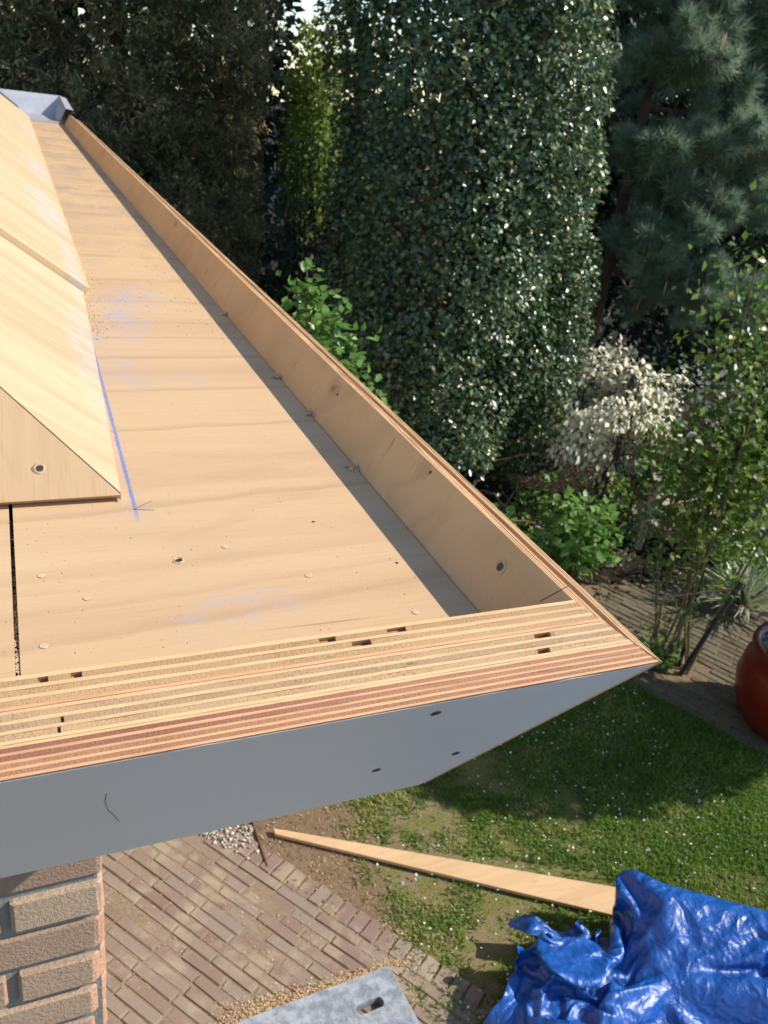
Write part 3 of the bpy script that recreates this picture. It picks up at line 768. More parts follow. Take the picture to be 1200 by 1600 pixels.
# ------------------------------------------------------------------ trees behind
# clipped holly column
hc = np.array([2.99, 5.68]); hr = 0.90
holly = thing('holly_tree', 'tall clipped holly column with glossy dark leaves, sparkling on its sunny side', 'tree', (hc[0], hc[1], 0))
stem_mesh('trunk', (hc[0], hc[1], 0), (hc[0], hc[1], 4.9), 0.09, M['bark'], holly, 26, 0.9, 3)
g = np.random.default_rng(11); n = 100000
th_ = g.uniform(0, 2 * np.pi, n); zz = 0.55 + g.random(n) * 5.4
keep = ~((np.sin(th_) > 0.55) & (g.random(n) < 0.75)); th_ = th_[keep]; zz = zz[keep]; n = len(th_)
lump = fbm(np.stack([np.cos(th_) * 1.0, np.sin(th_) * 1.0, zz], 1), 1.7, 4) * 0.2 + fbm(np.stack([np.cos(th_), np.sin(th_), zz], 1), 5.5, 9) * 0.07
depth = g.random(n) ** 1.7 * 0.34
bot = np.clip((zz - 0.55) / 0.9, 0.0, 1); rad = (hr + lump - depth) * (0.72 + 0.28 * np.sqrt(bot))
P = np.stack([hc[0] + rad * np.cos(th_), hc[1] + rad * np.sin(th_), zz + g.normal(0, .03, n)], 1)
ON = np.stack([np.cos(th_), np.sin(th_), np.full(n, 0.55)], 1)
AX = np.stack([np.cos(th_) * .5 + g.normal(0, .5, n), np.sin(th_) * .5 + g.normal(0, .5, n), np.full(n, -0.35)], 1)
P2, D2 = ell(11000, (3.80, 5.36, 1.45), (.36, .38, 1.15), 14, 0.5)
P = np.concatenate([P, P2]); ON = np.concatenate([ON, D2 + [0, 0, .5]]); AX = np.concatenate([AX, D2 * .5 + g.normal(0, .5, D2.shape) + [0, 0, -.35]]); n = len(P)
leaves('crown', P, ON, AX, g.uniform(0.026, 0.056, n), M['holly'], holly, 'oval', 12, nj=0.42, aj=0.5)

# dark yew hedge on the left
yew = thing('yew_hedge', 'big dark yew hedge behind the far end of the gutter', 'hedge', (0.4, 7.0, 0))
mb = MB()
for i in range(8):
    x = -1.4 + i * 0.45; mb.tube([(x, 7.3, 0), (x + .1, 7.2, 1.4), (x + random.uniform(-.2, .2), 7.0, 2.9), (x + random.uniform(-.3, .3), 6.8, 4.4)], [.08, .06, .04, .02], 6)
    for j in range(5):
        z = 1.6 + j * .55; mb.tube([(x, 7.2, z), (x + random.uniform(-.3, .3), 6.8, z + .3), (x + random.uniform(-.5, .5), 6.42, z + .55)], [.02, .013, .006], 5)
mb.build('trunk', M['bark'], yew)
def hedge_pts(n, seed, x0, x1, yf, zmax, zmin=0.0):
    g = np.random.default_rng(seed)
    x = g.uniform(x0, x1, n); z = g.uniform(zmin, zmax, n); dp = g.random(n) ** 1.5 * 0.7
    Q = np.stack([x, np.zeros(n), z], 1)
    y = yf + fbm(Q, 1.3, seed) * 0.45 + fbm(Q, 3.6, seed + 3) * 0.42 + dp
    # round off the right-hand end
    over = np.clip((x - (x1 - 0.5)) / 0.5, 0, 1); y += over ** 2 * 0.9
    return np.stack([x, y, z], 1)
C = hedge_pts(10500, 21, -2.2, 2.05, 6.45, 5.6, 1.0)
g = np.random.default_rng(22); k = 24
cd = unit(np.stack([g.normal(0, .6, len(C)), -0.9 + g.normal(0, .4, len(C)), 0.25 + g.normal(0, .5, len(C))], 1))
off = g.random((len(C), k, 1)) * 0.13
P = (C[:, None, :] + cd[:, None, :] * off + g.normal(0, 0.022, (len(C), k, 3))).reshape(-1, 3)
A = np.repeat(cd, k, 0) + g.normal(0, .7, (len(P), 3))
rn = np.clip(np.repeat(np.clip(g.random(len(C)) ** 1.3 + fbm(C, 1.6, 5) * .6, 0, 1), k) * 0.75 + g.random(len(P)) * 0.3, 0, 1)
leaves('crown', P, np.tile([0., -.5, .8], (len(P), 1)), A, g.uniform(0.035, 0.07, len(P)), M['yew'], yew, 'narrow', 23, rnd=rn)

# yellow-green tree glimpsed in the gap
bt = thing('bright_tree', 'sunlit yellow-green tree glimpsed in the gap between yew and holly', 'tree', (3.1, 9.1, 0))
stem_mesh('trunk', (3.1, 9.1, 0), (3.1, 9.1, 3.2), 0.08, M['bark'], bt, 10, 0.6, 5)
P, D = ell(4200, (2.98, 9.0, 2.55), (.24, .7, 1.15), 31, 0.35)
keep = P[:, 2] < 3.55 + fbm(P, 1.7, 2) * 0.4; P = P[keep]; D = D[keep]
leaves('crown', P, D + [0, 0, .6], D * .6 + [0, 0, .2], np.random.default_rng(1).uniform(.045, .09, len(P)), M['backtree'], bt, 'oval', 32)
# tall grass-like shoots at its foot, in front
bs = thing('shaded_shrub', 'dark green shrub in the shady gap right of the yew hedge', 'shrub', (2.15, 6.6, 0))
stem_mesh('stem', (2.15, 6.6, 0), (2.2, 6.6, 1.7), 0.03, M['stem'], bs, 12, 0.5, 6)
P, D = ell(2600, (2.2, 6.75, 1.35), (0.30, 0.5, 1.35), 33, 0.3)
leaves('foliage', P, D + [0, -.3, .5], D * .5 + [0, 0, .7], .085, M['darkgreen'], bs, 'narrow', 34)

# dark evergreens further back close the view
for i, (cx, cy, rx, rz, lb) in enumerate([(6.2, 9.4, 1.6, 3.6, 'dark evergreen tree standing in shade right behind the pine'),
                                          (8.6, 8.6, 1.9, 3.6, 'dark evergreen tree at the right edge behind the pine'),
                                          (0.4, 9.8, 2.6, 3.4, 'dark evergreen tree hidden behind the yew hedge')]):
    t_ = thing('evergreen_tree', lb, 'tree', (cx, cy, 0), 'dark evergreens closing the garden')
    stem_mesh('trunk', (cx, cy, 0), (cx, cy, 5.2), 0.13, M['bark'], t_, 16, 1.0, 40 + i)
    P, D = ell(26000 if i == 0 else 17000, (cx, cy, rz * 0.93), (rx, 1.2, rz), 50 + i, 0.45)
    leaves('crown', P, D + [0, 0, .4], D * .6 + [0, 0, -.2], np.random.default_rng(i).uniform(.07, .14, len(P)), M['darkgreen'], t_, 'oval', 60 + i)

bh = thing('boundary_hedge', 'dark tall boundary hedge closing the far side of the garden', 'hedge', (3, 11, 0))
mb = MB()
for i in range(14):
    x = -4 + i * 1.15; mb.tube([(x, 10.9 - .12 * x, 0), (x, 10.9 - .12 * x, 3.5)], [.06, .03], 6)
mb.build('trunk', M['bark'], bh)
g = np.random.default_rng(70); n = 60000
P = np.stack([g.uniform(-5, 15, n), np.zeros(n), g.random(n) * 6.2], 1); P[:, 1] = 10.9 - .12 * P[:, 0] - np.clip(P[:, 0] - 8, 0, 9) * .5 + fbm(P, .9, 4) * .5 + g.random(n) * .8
gap = (P[:, 0] > 3.36) & (P[:, 0] < 3.86) & (P[:, 2] > 2.9 + .3 * fbm(P, 2, 3)); P = P[~gap]; n = len(P)
leaves('crown', P, g.normal(0, .4, (n, 3)) + [0, -.7, .5], g.normal(0, .6, (n, 3)) + [0, -.3, -.4], g.uniform(.09, .18, n), M['darkgreen'], bh, 'oval', 71)

# pine
pine = thing('pine_tree', 'long needled pine with upright tan shoots, right of the holly', 'tree', (4.9, 6.2, 0))
rr = random.Random(5)
mb = MB(); mb.tube([(4.9, 6.2, 0), (4.93, 6.2, 1.5), (4.88, 6.15, 3.0), (4.95, 6.2, 4.6), (4.98, 6.2, 6.2)], [.06, .055, .045, .03, .02], 8)
shoots = []
def limb(a, b, r, sub, sub_len, up=0.25):
    a = Vector(a); b = Vector(b); K = 7; pts = []
    for i in range(K + 1):
        t = i / K; p = a.lerp(b, t); p.z += up * t * t
        if i: p += Vector((rr.uniform(-.05, .05), rr.uniform(-.05, .05), rr.uniform(-.04, .04)))
        pts.append(p)
    mb.tube(pts, [r * (1 - .8 * i / K) for i in range(K + 1)], 6)
    d = (b - a).normalized()
    for j in range(sub):
        t = rr.uniform(0.3, 1.0); i = min(int(t * K), K - 1); p = pts[i].lerp(pts[i + 1], t * K - i)
        s = Vector((rr.uniform(-1, 1), rr.uniform(-1, 1), rr.uniform(-.25, .7))).normalized()
        e = (d * 0.6 + s).normalized(); L = sub_len * rr.uniform(.5, 1.15) * (1.25 - t * .5); q = p + e * L
        mb.tube([p, p.lerp(q, .5) + Vector((0, 0, -.02)), q], [r * .25, r * .18, r * .10], 4, cap=False)
        for u in (0.45, 0.75, 1.0):
            for _ in range(2 if u < 1 else 3):
                c = p.lerp(q, u); dd = (e + Vector((rr.uniform(-.8, .8), rr.uniform(-.8, .8), rr.uniform(0, .9)))).normalized()
                shoots.append((c, dd))
limbs = [((4.9, 6.2, 1.9), (6.3, 5.3, 1.55), 30, .38), ((4.9, 6.2, 1.95), (5.5, 5.2, 1.6), 22, .34),
         ((4.9, 6.2, 2.5), (6.0, 5.3, 2.45), 30, .42), ((4.9, 6.2, 2.6), (7.3, 5.9, 2.6), 38, .45), ((4.9, 6.2, 2.6), (6.6, 5.1, 2.75), 34, .42), ((4.9, 6.2, 2.75), (5.3, 5.3, 2.9), 22, .36),
         ((4.9, 6.2, 3.1), (6.2, 5.5, 3.2), 30, .45), ((4.9, 6.2, 3.2), (7.4, 6.0, 3.3), 36, .45), ((4.9, 6.2, 3.5), (5.7, 5.4, 3.75), 26, .4), ((4.9, 6.2, 3.6), (6.9, 5.6, 3.8), 34, .45),
         ((4.9, 6.2, 3.9), (5.9, 5.7, 4.3), 24, .4), ((4.9, 6.2, 4.2), (6.7, 5.9, 4.5), 28, .45), ((4.9, 6.2, 4.4), (5.4, 5.6, 4.9), 20, .4), ((4.9, 6.2, 3.3), (4.6, 5.5, 3.35), 20, .36), ((4.9, 6.2, 2.7), (4.75, 5.6, 2.7), 16, .34), ((4.9, 6.2, 3.7), (4.7, 5.6, 3.9), 18, .36), ((4.9, 6.2, 2.0), (4.9, 5.6, 2.0), 12, .3), ((4.9, 6.2, 4.6), (4.9, 5.7, 4.7), 16, .36), ((4.9, 6.2, 4.0), (4.8, 5.6, 4.3), 16, .36), ((4.9, 6.2, 2.2), (5.2, 5.4, 2.25), 18, .34), ((4.9, 6.2, 3.0), (4.75, 7.2, 3.2), 14, .4), ((4.9, 6.2, 3.9), (5.6, 7.1, 4.3), 16, .4), ((4.9, 6.2, 4.9), (6.3, 6.2, 5.4), 22, .4), ((4.9, 6.2, 5.3), (5.3, 5.8, 6.0), 16, .4)]
for (a, b, s, L) in limbs: limb(a, b, .026, int(s * 1.6), L)
mb.build('trunk', M['bark_red'], pine)
S = np.array([tuple(s[0]) for s in shoots]); SD = np.array([tuple(s[1]) for s in shoots]); g = np.random.default_rng(77); k = 95
ax = g.random((len(S), k, 1))
P = (S[:, None, :] + SD[:, None, :] * (ax * 0.11)).reshape(-1, 3)
A = unit(np.repeat(SD, k, 0) * (0.35 + 0.55 * ax.reshape(-1, 1)) + unit(g.normal(0, 1, (len(P), 3))) * 0.85)
rn = np.clip(np.repeat(g.random(len(S)), k) * .7 + g.random(len(P)) * .4, 0, 1)
leaves('crown', P, g.normal(0, 1, (len(P), 3)), A, g.uniform(.08, .135, len(P)), M['pine'], pine, 'needle', 78, rnd=rn, aj=0.05)
cb = MB()
for (c, d) in shoots:
    if rr.random() < 0.13:
        e = c + Vector((rr.uniform(-.02, .02), rr.uniform(-.02, .02), 1)).normalized() * rr.uniform(.09, .15)
        cb.tube([c + d * .05, c + d * .05 + (e - c) * .6, c + d * .05 + (e - c)], [.009, .009, .004], 5)
o = cb.build('shoot_buds', M['candle'], pine); o['kind'] = 'stuff'

ds = thing('dark_shrub', 'dark evergreen shrub in deep shade behind the cream shrub', 'shrub', (4.9, 6.5, 0))
stem_mesh('stem', (4.9, 6.5, 0), (4.9, 6.5, 1.1), .03, M['bark'], ds, 12, .5, 18)
P, D = ell(7000, (4.9, 6.55, .55), (1.05, .45, .75), 84, .4)
leaves('foliage', P, D + [0, -.2, .4], D * .5 + [0, 0, -.2], np.random.default_rng(4).uniform(.04, .08, 7000), M['darkgreen'], ds, 'oval', 85)
# variegated shrub
vs = thing('variegated_shrub', 'cream-leaved variegated shrub between the holly and the rose', 'shrub', (4.75, 5.35, 0))
stem_mesh('stem', (4.75, 5.35, 0), (4.7, 5.2, 1.2), .03, M['bark'], vs, 16, .5, 8)
g = np.random.default_rng(81); n = 5200
P, D = ell(n, (4.6, 5.22, 0.95), (0.64, 0.5, 0.60), 82, 0.45)
low = P[:, 2] < 0.75; P[low, 0] -= 0.15; keep = fbm(P, 3.1, 5) > -0.12; P = P[keep]; D = D[keep]
rn = np.where(fbm(P, 3.5, 8) > 0.05, .55 + .45 * g.random(len(P)), np.clip(g.random(len(P)) * 0.9, 0, .9))
leaves('foliage', P, D + [.5, -.5, .5], D * .5 + [0, 0, -.7], g.uniform(.034, .068, len(P)), M['varieg'], vs, 'oval', 83, rnd=rn, nj=.35, aj=.4)

# dark undergrowth below holly, dead twigs
ug = thing('dead_twigs', 'bare brown twigs under the holly behind the plywood upstand', 'twigs', (2.9, 4.95, 0))
mb = MB(); r2 = random.Random(9)
for i in range(26):
    a = Vector((2.6 + r2.uniform(-.5, .7), 4.9 + r2.uniform(-.25, .3), r2.uniform(0, .5))); pts = [a]
    d = Vector((r2.uniform(-.7, .7), r2.uniform(-.5, .2), r2.uniform(.1, .7))).normalized()
    for j in range(5):
        d = (d + Vector((r2.uniform(-.5, .5), r2.uniform(-.5, .5), r2.uniform(-.5, .4)))).normalized(); a = a + d * .13; pts.append(a)
    mb.tube(pts, [.012, .011, .009, .007, .005, .003], 5)
mb.build('twig', M['bark'], ug)

# plants with leaves large enough to tell apart: each leaf is an object
def leaf_proto(L, W, mat, seed):
    rr = random.Random(seed)
    V = [(0, 0, 0), (.25 * L, .34 * W, .05 * L), (.6 * L, .46 * W, .05 * L), (L, 0, -.10 * L), (.6 * L, -.46 * W, .05 * L), (.25 * L, -.34 * W, .05 * L), (.3 * L, 0, 0), (.65 * L, 0, -.01 * L)]
    F = [(0, 6, 1), (1, 6, 7, 2), (2, 7, 3), (0, 5, 6), (5, 4, 7, 6), (4, 3, 7)]
    me = bpy.data.meshes.new('leaf'); me.from_pydata(V, [], F); me.materials.append(mat)
    a = me.attributes.new('rnd', 'FLOAT', 'POINT'); r = rr.random(); a.data.foreach_set('value', [r] * len(V))
    for p in me.polygons: p.use_smooth = True
    return me
def leafy(name, label, cat, base, stems, nleaf, L, W, mat, seed, stem_mat=None, taper=0.4, rad=0.0):
    t_ = thing(name, label, cat, base); rr = random.Random(seed)
    protos = [leaf_proto(L * s, W * s, mat, seed + i) for i, s in enumerate((.7, .85, 1.0, 1.1, 1.2, .95))]
    mb = MB(); paths = []
    for (a, b) in stems:
        a = Vector(a); b = Vector(b); mid = a.lerp(b, .5) + Vector((rr.uniform(-.04, .04), rr.uniform(-.04, .04), .02))
        pts = [a, mid, b]; mb.tube(pts, [.008, .006, .003], 5); paths.append(pts)
    mb.build('stem', stem_mat or M['stem'], t_)
    for i in range(nleaf):
        pts = rr.choice(paths); t = rr.random() ** .75; t = .25 + .75 * t
        p = pts[0].lerp(pts[1], t * 2) if t < .5 else pts[1].lerp(pts[2], t * 2 - 1)
        p = p + Vector((rr.gauss(0, rad), rr.gauss(0, rad), rr.gauss(0, rad * .6)))
        a = rr.uniform(0, 6.28); o = link('leaf', rr.choice(protos), t_, p - Vector(base))
        o.rotation_euler = (rr.gauss(0, .45), -rr.uniform(-.25, .9) * (1.0 if t > .9 else .7), a)
    return t_
r3 = random.Random(3)
sb = (1.42, 3.75, 0)
st_ = []
for (tx, ty, tz) in [(1.265, 3.72, 2.31), (1.30, 3.70, 2.20), (1.25, 3.72, 2.15), (1.36, 3.72, 2.15), (1.42, 3.70, 2.04), (1.46, 3.74, 2.08), (1.54, 3.72, 1.96), (1.60, 3.70, 1.86), (1.38, 3.85, 2.02), (1.15, 3.76, 2.12), (1.50, 3.62, 1.86), (1.66, 3.74, 1.76), (1.34, 3.6, 1.98), (1.70, 3.7, 1.70)]:
    st_.append(((1.42 + (tx - 1.42) * .6, 3.75, tz - .6), (tx, ty, tz)))
SAP = leafy('laurel_sapling', 'bright green leafy sapling rising just behind the plywood upstand', 'shrub', sb, st_, 298, .064, .036, M['fresh'], 41, rad=.03)
e_ = np.array([st_[i % len(st_)][1] for i in range(420)]) ; g = np.random.default_rng(66); e_ = e_ + g.normal(0, .05, e_.shape) - np.stack([np.zeros(420), np.zeros(420), g.random(420) * .30], 1)
o = leaves('foliage', e_, np.tile([0., -.2, 1.], (420, 1)), g.normal(0, 1, (420, 3)) + [0, 0, .3], g.uniform(.04, .062, 420), M['fresh'], SAP, 'oval', 67); o['kind'] = 'stuff'
st_ = []
for i in range(26):
    a = r3.uniform(0, 6.28); q = r3.uniform(.05, .36); st_.append(((3.66 + r3.uniform(-.1, .1), 4.24 + r3.uniform(-.1, .1), 0.02), (3.66 + math.cos(a) * q, 4.24 + math.sin(a) * q * .8, r3.uniform(.36, .72) - q * .4)))
BUSH = leafy('green_bush', 'round bright green bush by the garden path, beyond the roof corner', 'bush', (3.66, 4.24, 0), st_, 298, .10, .066, M['fresh'], 47, rad=.045)
P, D = ell(420, (3.66, 4.24, .36), (.34, .30, .33), 68, .3)
o = leaves('foliage', P, D + [0, -.2, .6], D * .5 + g.normal(0, .6, (420, 3)), g.uniform(.07, .1, 420), M['fresh'], BUSH, 'oval', 69); o['kind'] = 'stuff'
st_ = []
for i in range(10):
    a = r3.uniform(0, 6.28); q = r3.uniform(.05, .2); st_.append(((2.95, 4.25, .02), (2.95 + math.cos(a) * q, 4.25 + math.sin(a) * q, r3.uniform(.4, .72))))
leafy('small_bush', 'small green bush peeking over the plywood edge under the holly', 'bush', (2.95, 4.25, 0), st_, 110, .075, .05, M['fresh'], 53, rad=.04)
st_ = []
for i in range(12):
    a = r3.uniform(0, 6.28); q = r3.uniform(.05, .28); st_.append(((3.80, 5.05, .02), (3.80 + math.cos(a) * q, 5.05 + math.sin(a) * q, r3.uniform(.25, .5))))
leafy('low_green_plant', 'low pale green plant in the dark soil under the variegated shrub', 'plant', (3.80, 5.05, 0), st_, 120, .07, .05, M['fresh'], 59, rad=.05)
# shrub left of the bench
st_ = []
for i in range(20):
    a = r3.uniform(0, 6.28); q = r3.uniform(.05, .4); st_.append(((4.75, 4.75, .3), (4.72 + math.cos(a) * q, 4.75 + math.sin(a) * q * .7, r3.uniform(.5, 1.15))))
leafy('currant_shrub', 'green leafy shrub in front of the black garden chair', 'shrub', (4.75, 4.75, 0), st_, 280, .07, .055, M['fresh'], 61, rad=.07)

# ------------------------------------------------------------------ rose on its arch
arch = thing('rose_arch', 'dark metal arch over the path carrying the climbing rose', 'garden arch', (3.80, 3.02, 0))
mb = MB(); mb.tube([(3.74, 3.04, 0), (3.83, 3.02, .35), (3.93, 3.0, .70)], .016, 8); mb.build('post', M['black_metal'], arch)
mb = MB(); mb.tube([(3.80, 3.12, 0), (3.84, 3.2, .5), (3.86, 3.3, 1.2), (3.95, 3.35, 1.8), (4.3, 3.1, 2.25), (4.85, 2.6, 2.35), (5.1, 2.35, 2.1), (5.15, 2.25, 1.2), (5.15, 2.2, 0)], .011, 8); mb.build('hoop', M['black_metal'], arch)
mb = MB(); mb.tube([(3.60, 3.28, .45), (3.93, 3.0, .66)], .006, 6); mb.build('cross_bar', M['teak'], arch)
rose = thing('climbing_rose', 'climbing rose with white blossom, arching stems and yellow-green leaves at the right edge', 'climbing plant', (3.75, 3.1, 0))
mb = MB(); r4 = random.Random(14); paths = []
for i in range(11):
    b = Vector((3.70 + r4.uniform(-.1, .16), 3.12 + r4.uniform(-.12, .12), 0.0)); pts = [b]
    tgt = Vector((4.05 + r4.uniform(-.35, .6), 3.36 + r4.uniform(-.35, .28), 1.5 + r4.uniform(-.4, 1.1)))
    bow = Vector((r4.uniform(-.18, .1), r4.uniform(-.12, .15), 0))
    for j in range(1, 8):
        t = j / 7; pts.append(b.lerp(tgt, t ** 1.1) + bow * math.sin(t * 3.14) + Vector((r4.uniform(-.025, .025),) * 3))
    mb.tube(pts, [.010 - .0009 * j for j in range(8)], 5); paths.append(pts)
mb.build('stem', M['stem'], rose)
def around(path_list, n, seed, lo, spread):
    rr = random.Random(seed); P = []
    for i in range(n):
        p = rr.choice(path_list); t = lo + (1 - lo) * rr.random(); k = min(int(t * 7), 6)
        P.append(p[k].lerp(p[k + 1], t * 7 - k) + Vector((rr.gauss(0, spread), rr.gauss(0, spread), rr.gauss(0, spread))))
    return np.array([tuple(p) for p in P])
g = np.random.default_rng(91)
P = around(paths, 5200, 15, .45, .17); n = len(P)
P2, _ = ell(2800, (4.26, 3.4, 1.55), (.50, .34, 1.0), 93, 0.1); P = np.concatenate([P, P2]); n = len(P)
leaves('foliage', P, np.tile([0., -.2, 1.], (n, 1)), g.normal(0, 1, (n, 3)) + [0, 0, -.3], g.uniform(.036, .066, n), M['rose'], rose, 'oval', 94)
P2, _ = ell(330, (3.72, 3.42, 1.72), (.30, .3, .35), 95, 0.2)
leaves('blossom', P2, g.normal(0, 1, (330, 3)) + [0, -.5, .8], g.normal(0, 1, (330, 3)), g.uniform(.025, .042, 330), M['blossom'], rose, 'oval', 96)
# its outer half, past the picture edge, shades the lawn
P2, _ = ell(8000, (5.05, 1.85, 2.05), (1.05, .52, .6), 97, 0.0)
o = leaves('outer_foliage', P2, np.tile([0., -.2, 1.], (len(P2), 1)), g.normal(0, 1, (len(P2), 3)), g.uniform(.05, .09, len(P2)), M['rose'], rose, 'oval', 98)
# low growth at the foot
st_ = []
for i in range(14):
    a = r3.uniform(0, 6.28); q = r3.uniform(.04, .16); st_.append(((3.62, 3.13, .02), (3.60 + math.cos(a) * q, 3.13 + math.sin(a) * q, r3.uniform(.1, .55))))
leafy('foot_plant', 'small leafy plant at the foot of the rose arch', 'plant', (3.62, 3.13, 0), st_, 130, .048, .034, M['fresh'], 71, rad=.04)

# garden bench seen through the rose stems
bench = thing('garden_bench', 'weathered grey wooden bench half hidden by the rose stems', 'bench', (5.15, 4.35, 0))
br = Matrix.Rotation(R(-35), 3, 'Z'); bo = Vector((5.15, 4.35, 0))
def bp(x, y, z): return bo + br @ Vector((x, y, z))
for i in range(4):
    mb = MB(); mb.box(bp(0, -.18 + i * .1, .43), (1.2, .085, .022), br); bevel(mb.build('seat_slat', M['teak'], bench), .004)
for i in range(11):
    mb = MB(); mb.box(bp(-.52 + i * .104, .22, .66), (.06, .02, .40), br); bevel(mb.build('back_slat', M['teak'], bench), .003)
mb = MB(); mb.box(bp(0, .22, .89), (1.26, .045, .07), br); bevel(mb.build('top_rail', M['teak'], bench), .005)
for sx in (-.58, .58):
    mb = MB(); mb.box(bp(sx, -.2, .30), (.06, .06, .60), br); bevel(mb.build('leg', M['teak'], bench), .005)
    mb = MB(); mb.box(bp(sx, .225, .44), (.06, .06, .88), br); bevel(mb.build('leg', M['teak'], bench), .005)
    mb = MB(); mb.box(bp(sx, 0, .615), (.07, .50, .03), br); bevel(mb.build('armrest', M['teak'], bench), .005)

# black slatted chair between variegated shrub and rose
ch = thing('metal_chair', 'thin black metal chair between the cream shrub and the rose', 'chair', (4.85, 5.0, 0))
def cp(x, y, z): return Vector((4.85 + x, 5.0 + y, z))
mb = MB()
for x in (-.2, .2): mb.tube([cp(x, .2, 0), cp(x, .16, .45), cp(x + .06, .28, 1.22)], .012, 6)
mb.tube([cp(-.14, .28, 1.22), cp(.26, .28, 1.22)], .012, 6); mb.build('back_frame', M['black_metal'], ch)
for i in range(4):
    mb = MB(); x = -.11 + i * .08; mb.tube([cp(x, .16, .46), cp(x + .06, .28, 1.22)], .007, 5); mb.build('back_bar', M['black_metal'], ch)
mb = MB(); mb.box(cp(0, 0, .45), (.42, .40, .02)); mb.build('seat', M['black_metal'], ch)
for x in (-.19, .19):
    mb = MB(); mb.tube([cp(x, -.19, 0), cp(x, -.17, .45)], .011, 6); mb.build('leg', M['black_metal'], ch)

# bed edge, heather, spiky plant, purple flowers
g = np.random.default_rng(101)
P = np.stack([g.uniform(3.75, 5.0, 1500), g.uniform(4.25, 5.0, 1500), g.uniform(.02, .12, 1500)], 1); P = P[fbm(P, 2.6, 3) > 0.02]
tag(leaves('heather', P, np.tile([0., 0., 1.], (len(P), 1)), g.normal(0, 1, (len(P), 3)), .035, M['heather'], None, 'oval', 102), kind='stuff')
P = np.stack([g.uniform(2.2, 6.5, 7000), g.uniform(3.9, 7.0, 7000), g.uniform(.004, .03, 7000)], 1)
tag(leaves('leaf_litter', P, np.tile([0., 0., 1.], (len(P), 1)), g.normal(0, 1, (len(P), 3)) * [1, 1, .2], g.uniform(.02, .05, len(P)), chip_mat('dry_leaf', (0.03, .022, .014), (0.12, .085, .05)), None, 'oval', 103), kind='stuff')
P = np.stack([g.uniform(2.6, 5.6, 5200), g.uniform(4.1, 5.6, 5200), g.uniform(.02, .16, 5200)], 1); P = P[fbm(P, 1.5, 11) > 0.06]
tag(leaves('ground_cover', P, np.tile([0., -.2, 1.], (len(P), 1)), g.normal(0, 1, (len(P), 3)), g.uniform(.03, .07, len(P)), M['rose'], None, 'oval', 104), kind='stuff')
sp = thing('spiky_plant', 'spiky plant with pale striped blade leaves at the right edge', 'plant', (4.75, 3.55, 0))
a = g.uniform(0, 6.28, 150); e = g.uniform(.25, 1.2, 150)
A = np.stack([np.cos(a) * np.cos(e), np.sin(a) * np.cos(e), np.sin(e)], 1)
leaves('blades', np.tile([4.75, 3.55, .05], (150, 1)) + A * .03, np.tile([0., 0., 1.], (150, 1)), A, g.uniform(.30, .52, 150), M['spiky'], sp, 'blade', 105, aj=.06, nj=.1)
ir = thing('purple_flowers', 'purple flowers on green stems at the right edge above the spiky plant', 'flowers', (4.95, 3.85, 0))
mb = MB(); r5 = random.Random(8); heads = []
for i in range(9):
    e = Vector((4.95 + r5.uniform(-.1, .25), 3.85 + r5.uniform(-.15, .15), .62 + r5.uniform(-.12, .16))); heads.append(e); mb.tube([(4.95 + r5.uniform(-.06, .06), 3.85, 0), e.lerp(Vector((4.95, 3.85, .3)), .5), e], [.006, .005, .004], 5)
mb.build('stem', M['stem'], ir)
P = np.array([tuple(h + Vector((r5.gauss(0, .02), r5.gauss(0, .02), r5.gauss(0, .02)))) for h in heads for _ in range(9)])
o = leaves('petals', P, g.normal(0, 1, (len(P), 3)), g.normal(0, 1, (len(P), 3)) + [0, 0, -.2], .05, M['purple'], ir, 'oval', 106); o['kind'] = 'stuff'
P, _ = ell(500, (5.0, 3.85, .30), (.3, .25, .32), 107)
leaves('foliage', P, np.tile([0., 0., 1.], (len(P), 1)), g.normal(0, 1, (len(P), 3)) + [0, 0, .5], .08, M['fresh'], ir, 'narrow', 108)

# red glazed pot
PX, PY = 4.06, 2.46
pot = thing('red_pot', 'large round red glazed plant pot at the right edge beside the path', 'plant pot', (PX, PY, 0))
prof = [(a_ * 1.16, b_ * 1.12) for a_, b_ in [(.0, .012), (.20, .012), (.235, .03), (.30, .14), (.325, .26), (.31, .37), (.285, .43), (.305, .455), (.30, .475), (.27, .472), (.262, .42), (.0, .42)]]
V = []; F = []; n = 40
for (r, z) in prof:
    for j in range(n): V.append((PX + r * math.cos(6.2832 * j / n), PY + r * math.sin(6.2832 * j / n), z))
for i in range(len(prof) - 1):
    for j in range(n): F.append((i * n + j, i * n + (j + 1) % n, (i + 1) * n + (j + 1) % n, (i + 1) * n + j))
mesh('pot_body', V, F, M['red_glaze'], pot, smooth=True)
pp = thing('potted_plant', 'dark green bushy plant growing in the red pot', 'plant', (PX, PY, .42))
P, D = ell(1300, (PX, PY, .60), (.33, .33, .22), 111, .3)
leaves('foliage', P, D + [0, 0, .8], D + [0, 0, .3], .05, M['darkgreen'], pp, 'narrow', 112)
mb = MB(); mb.tube([(PX, PY, .40), (PX, PY, .6)], .012, 6); mb.build('stem', M['stem'], pp)

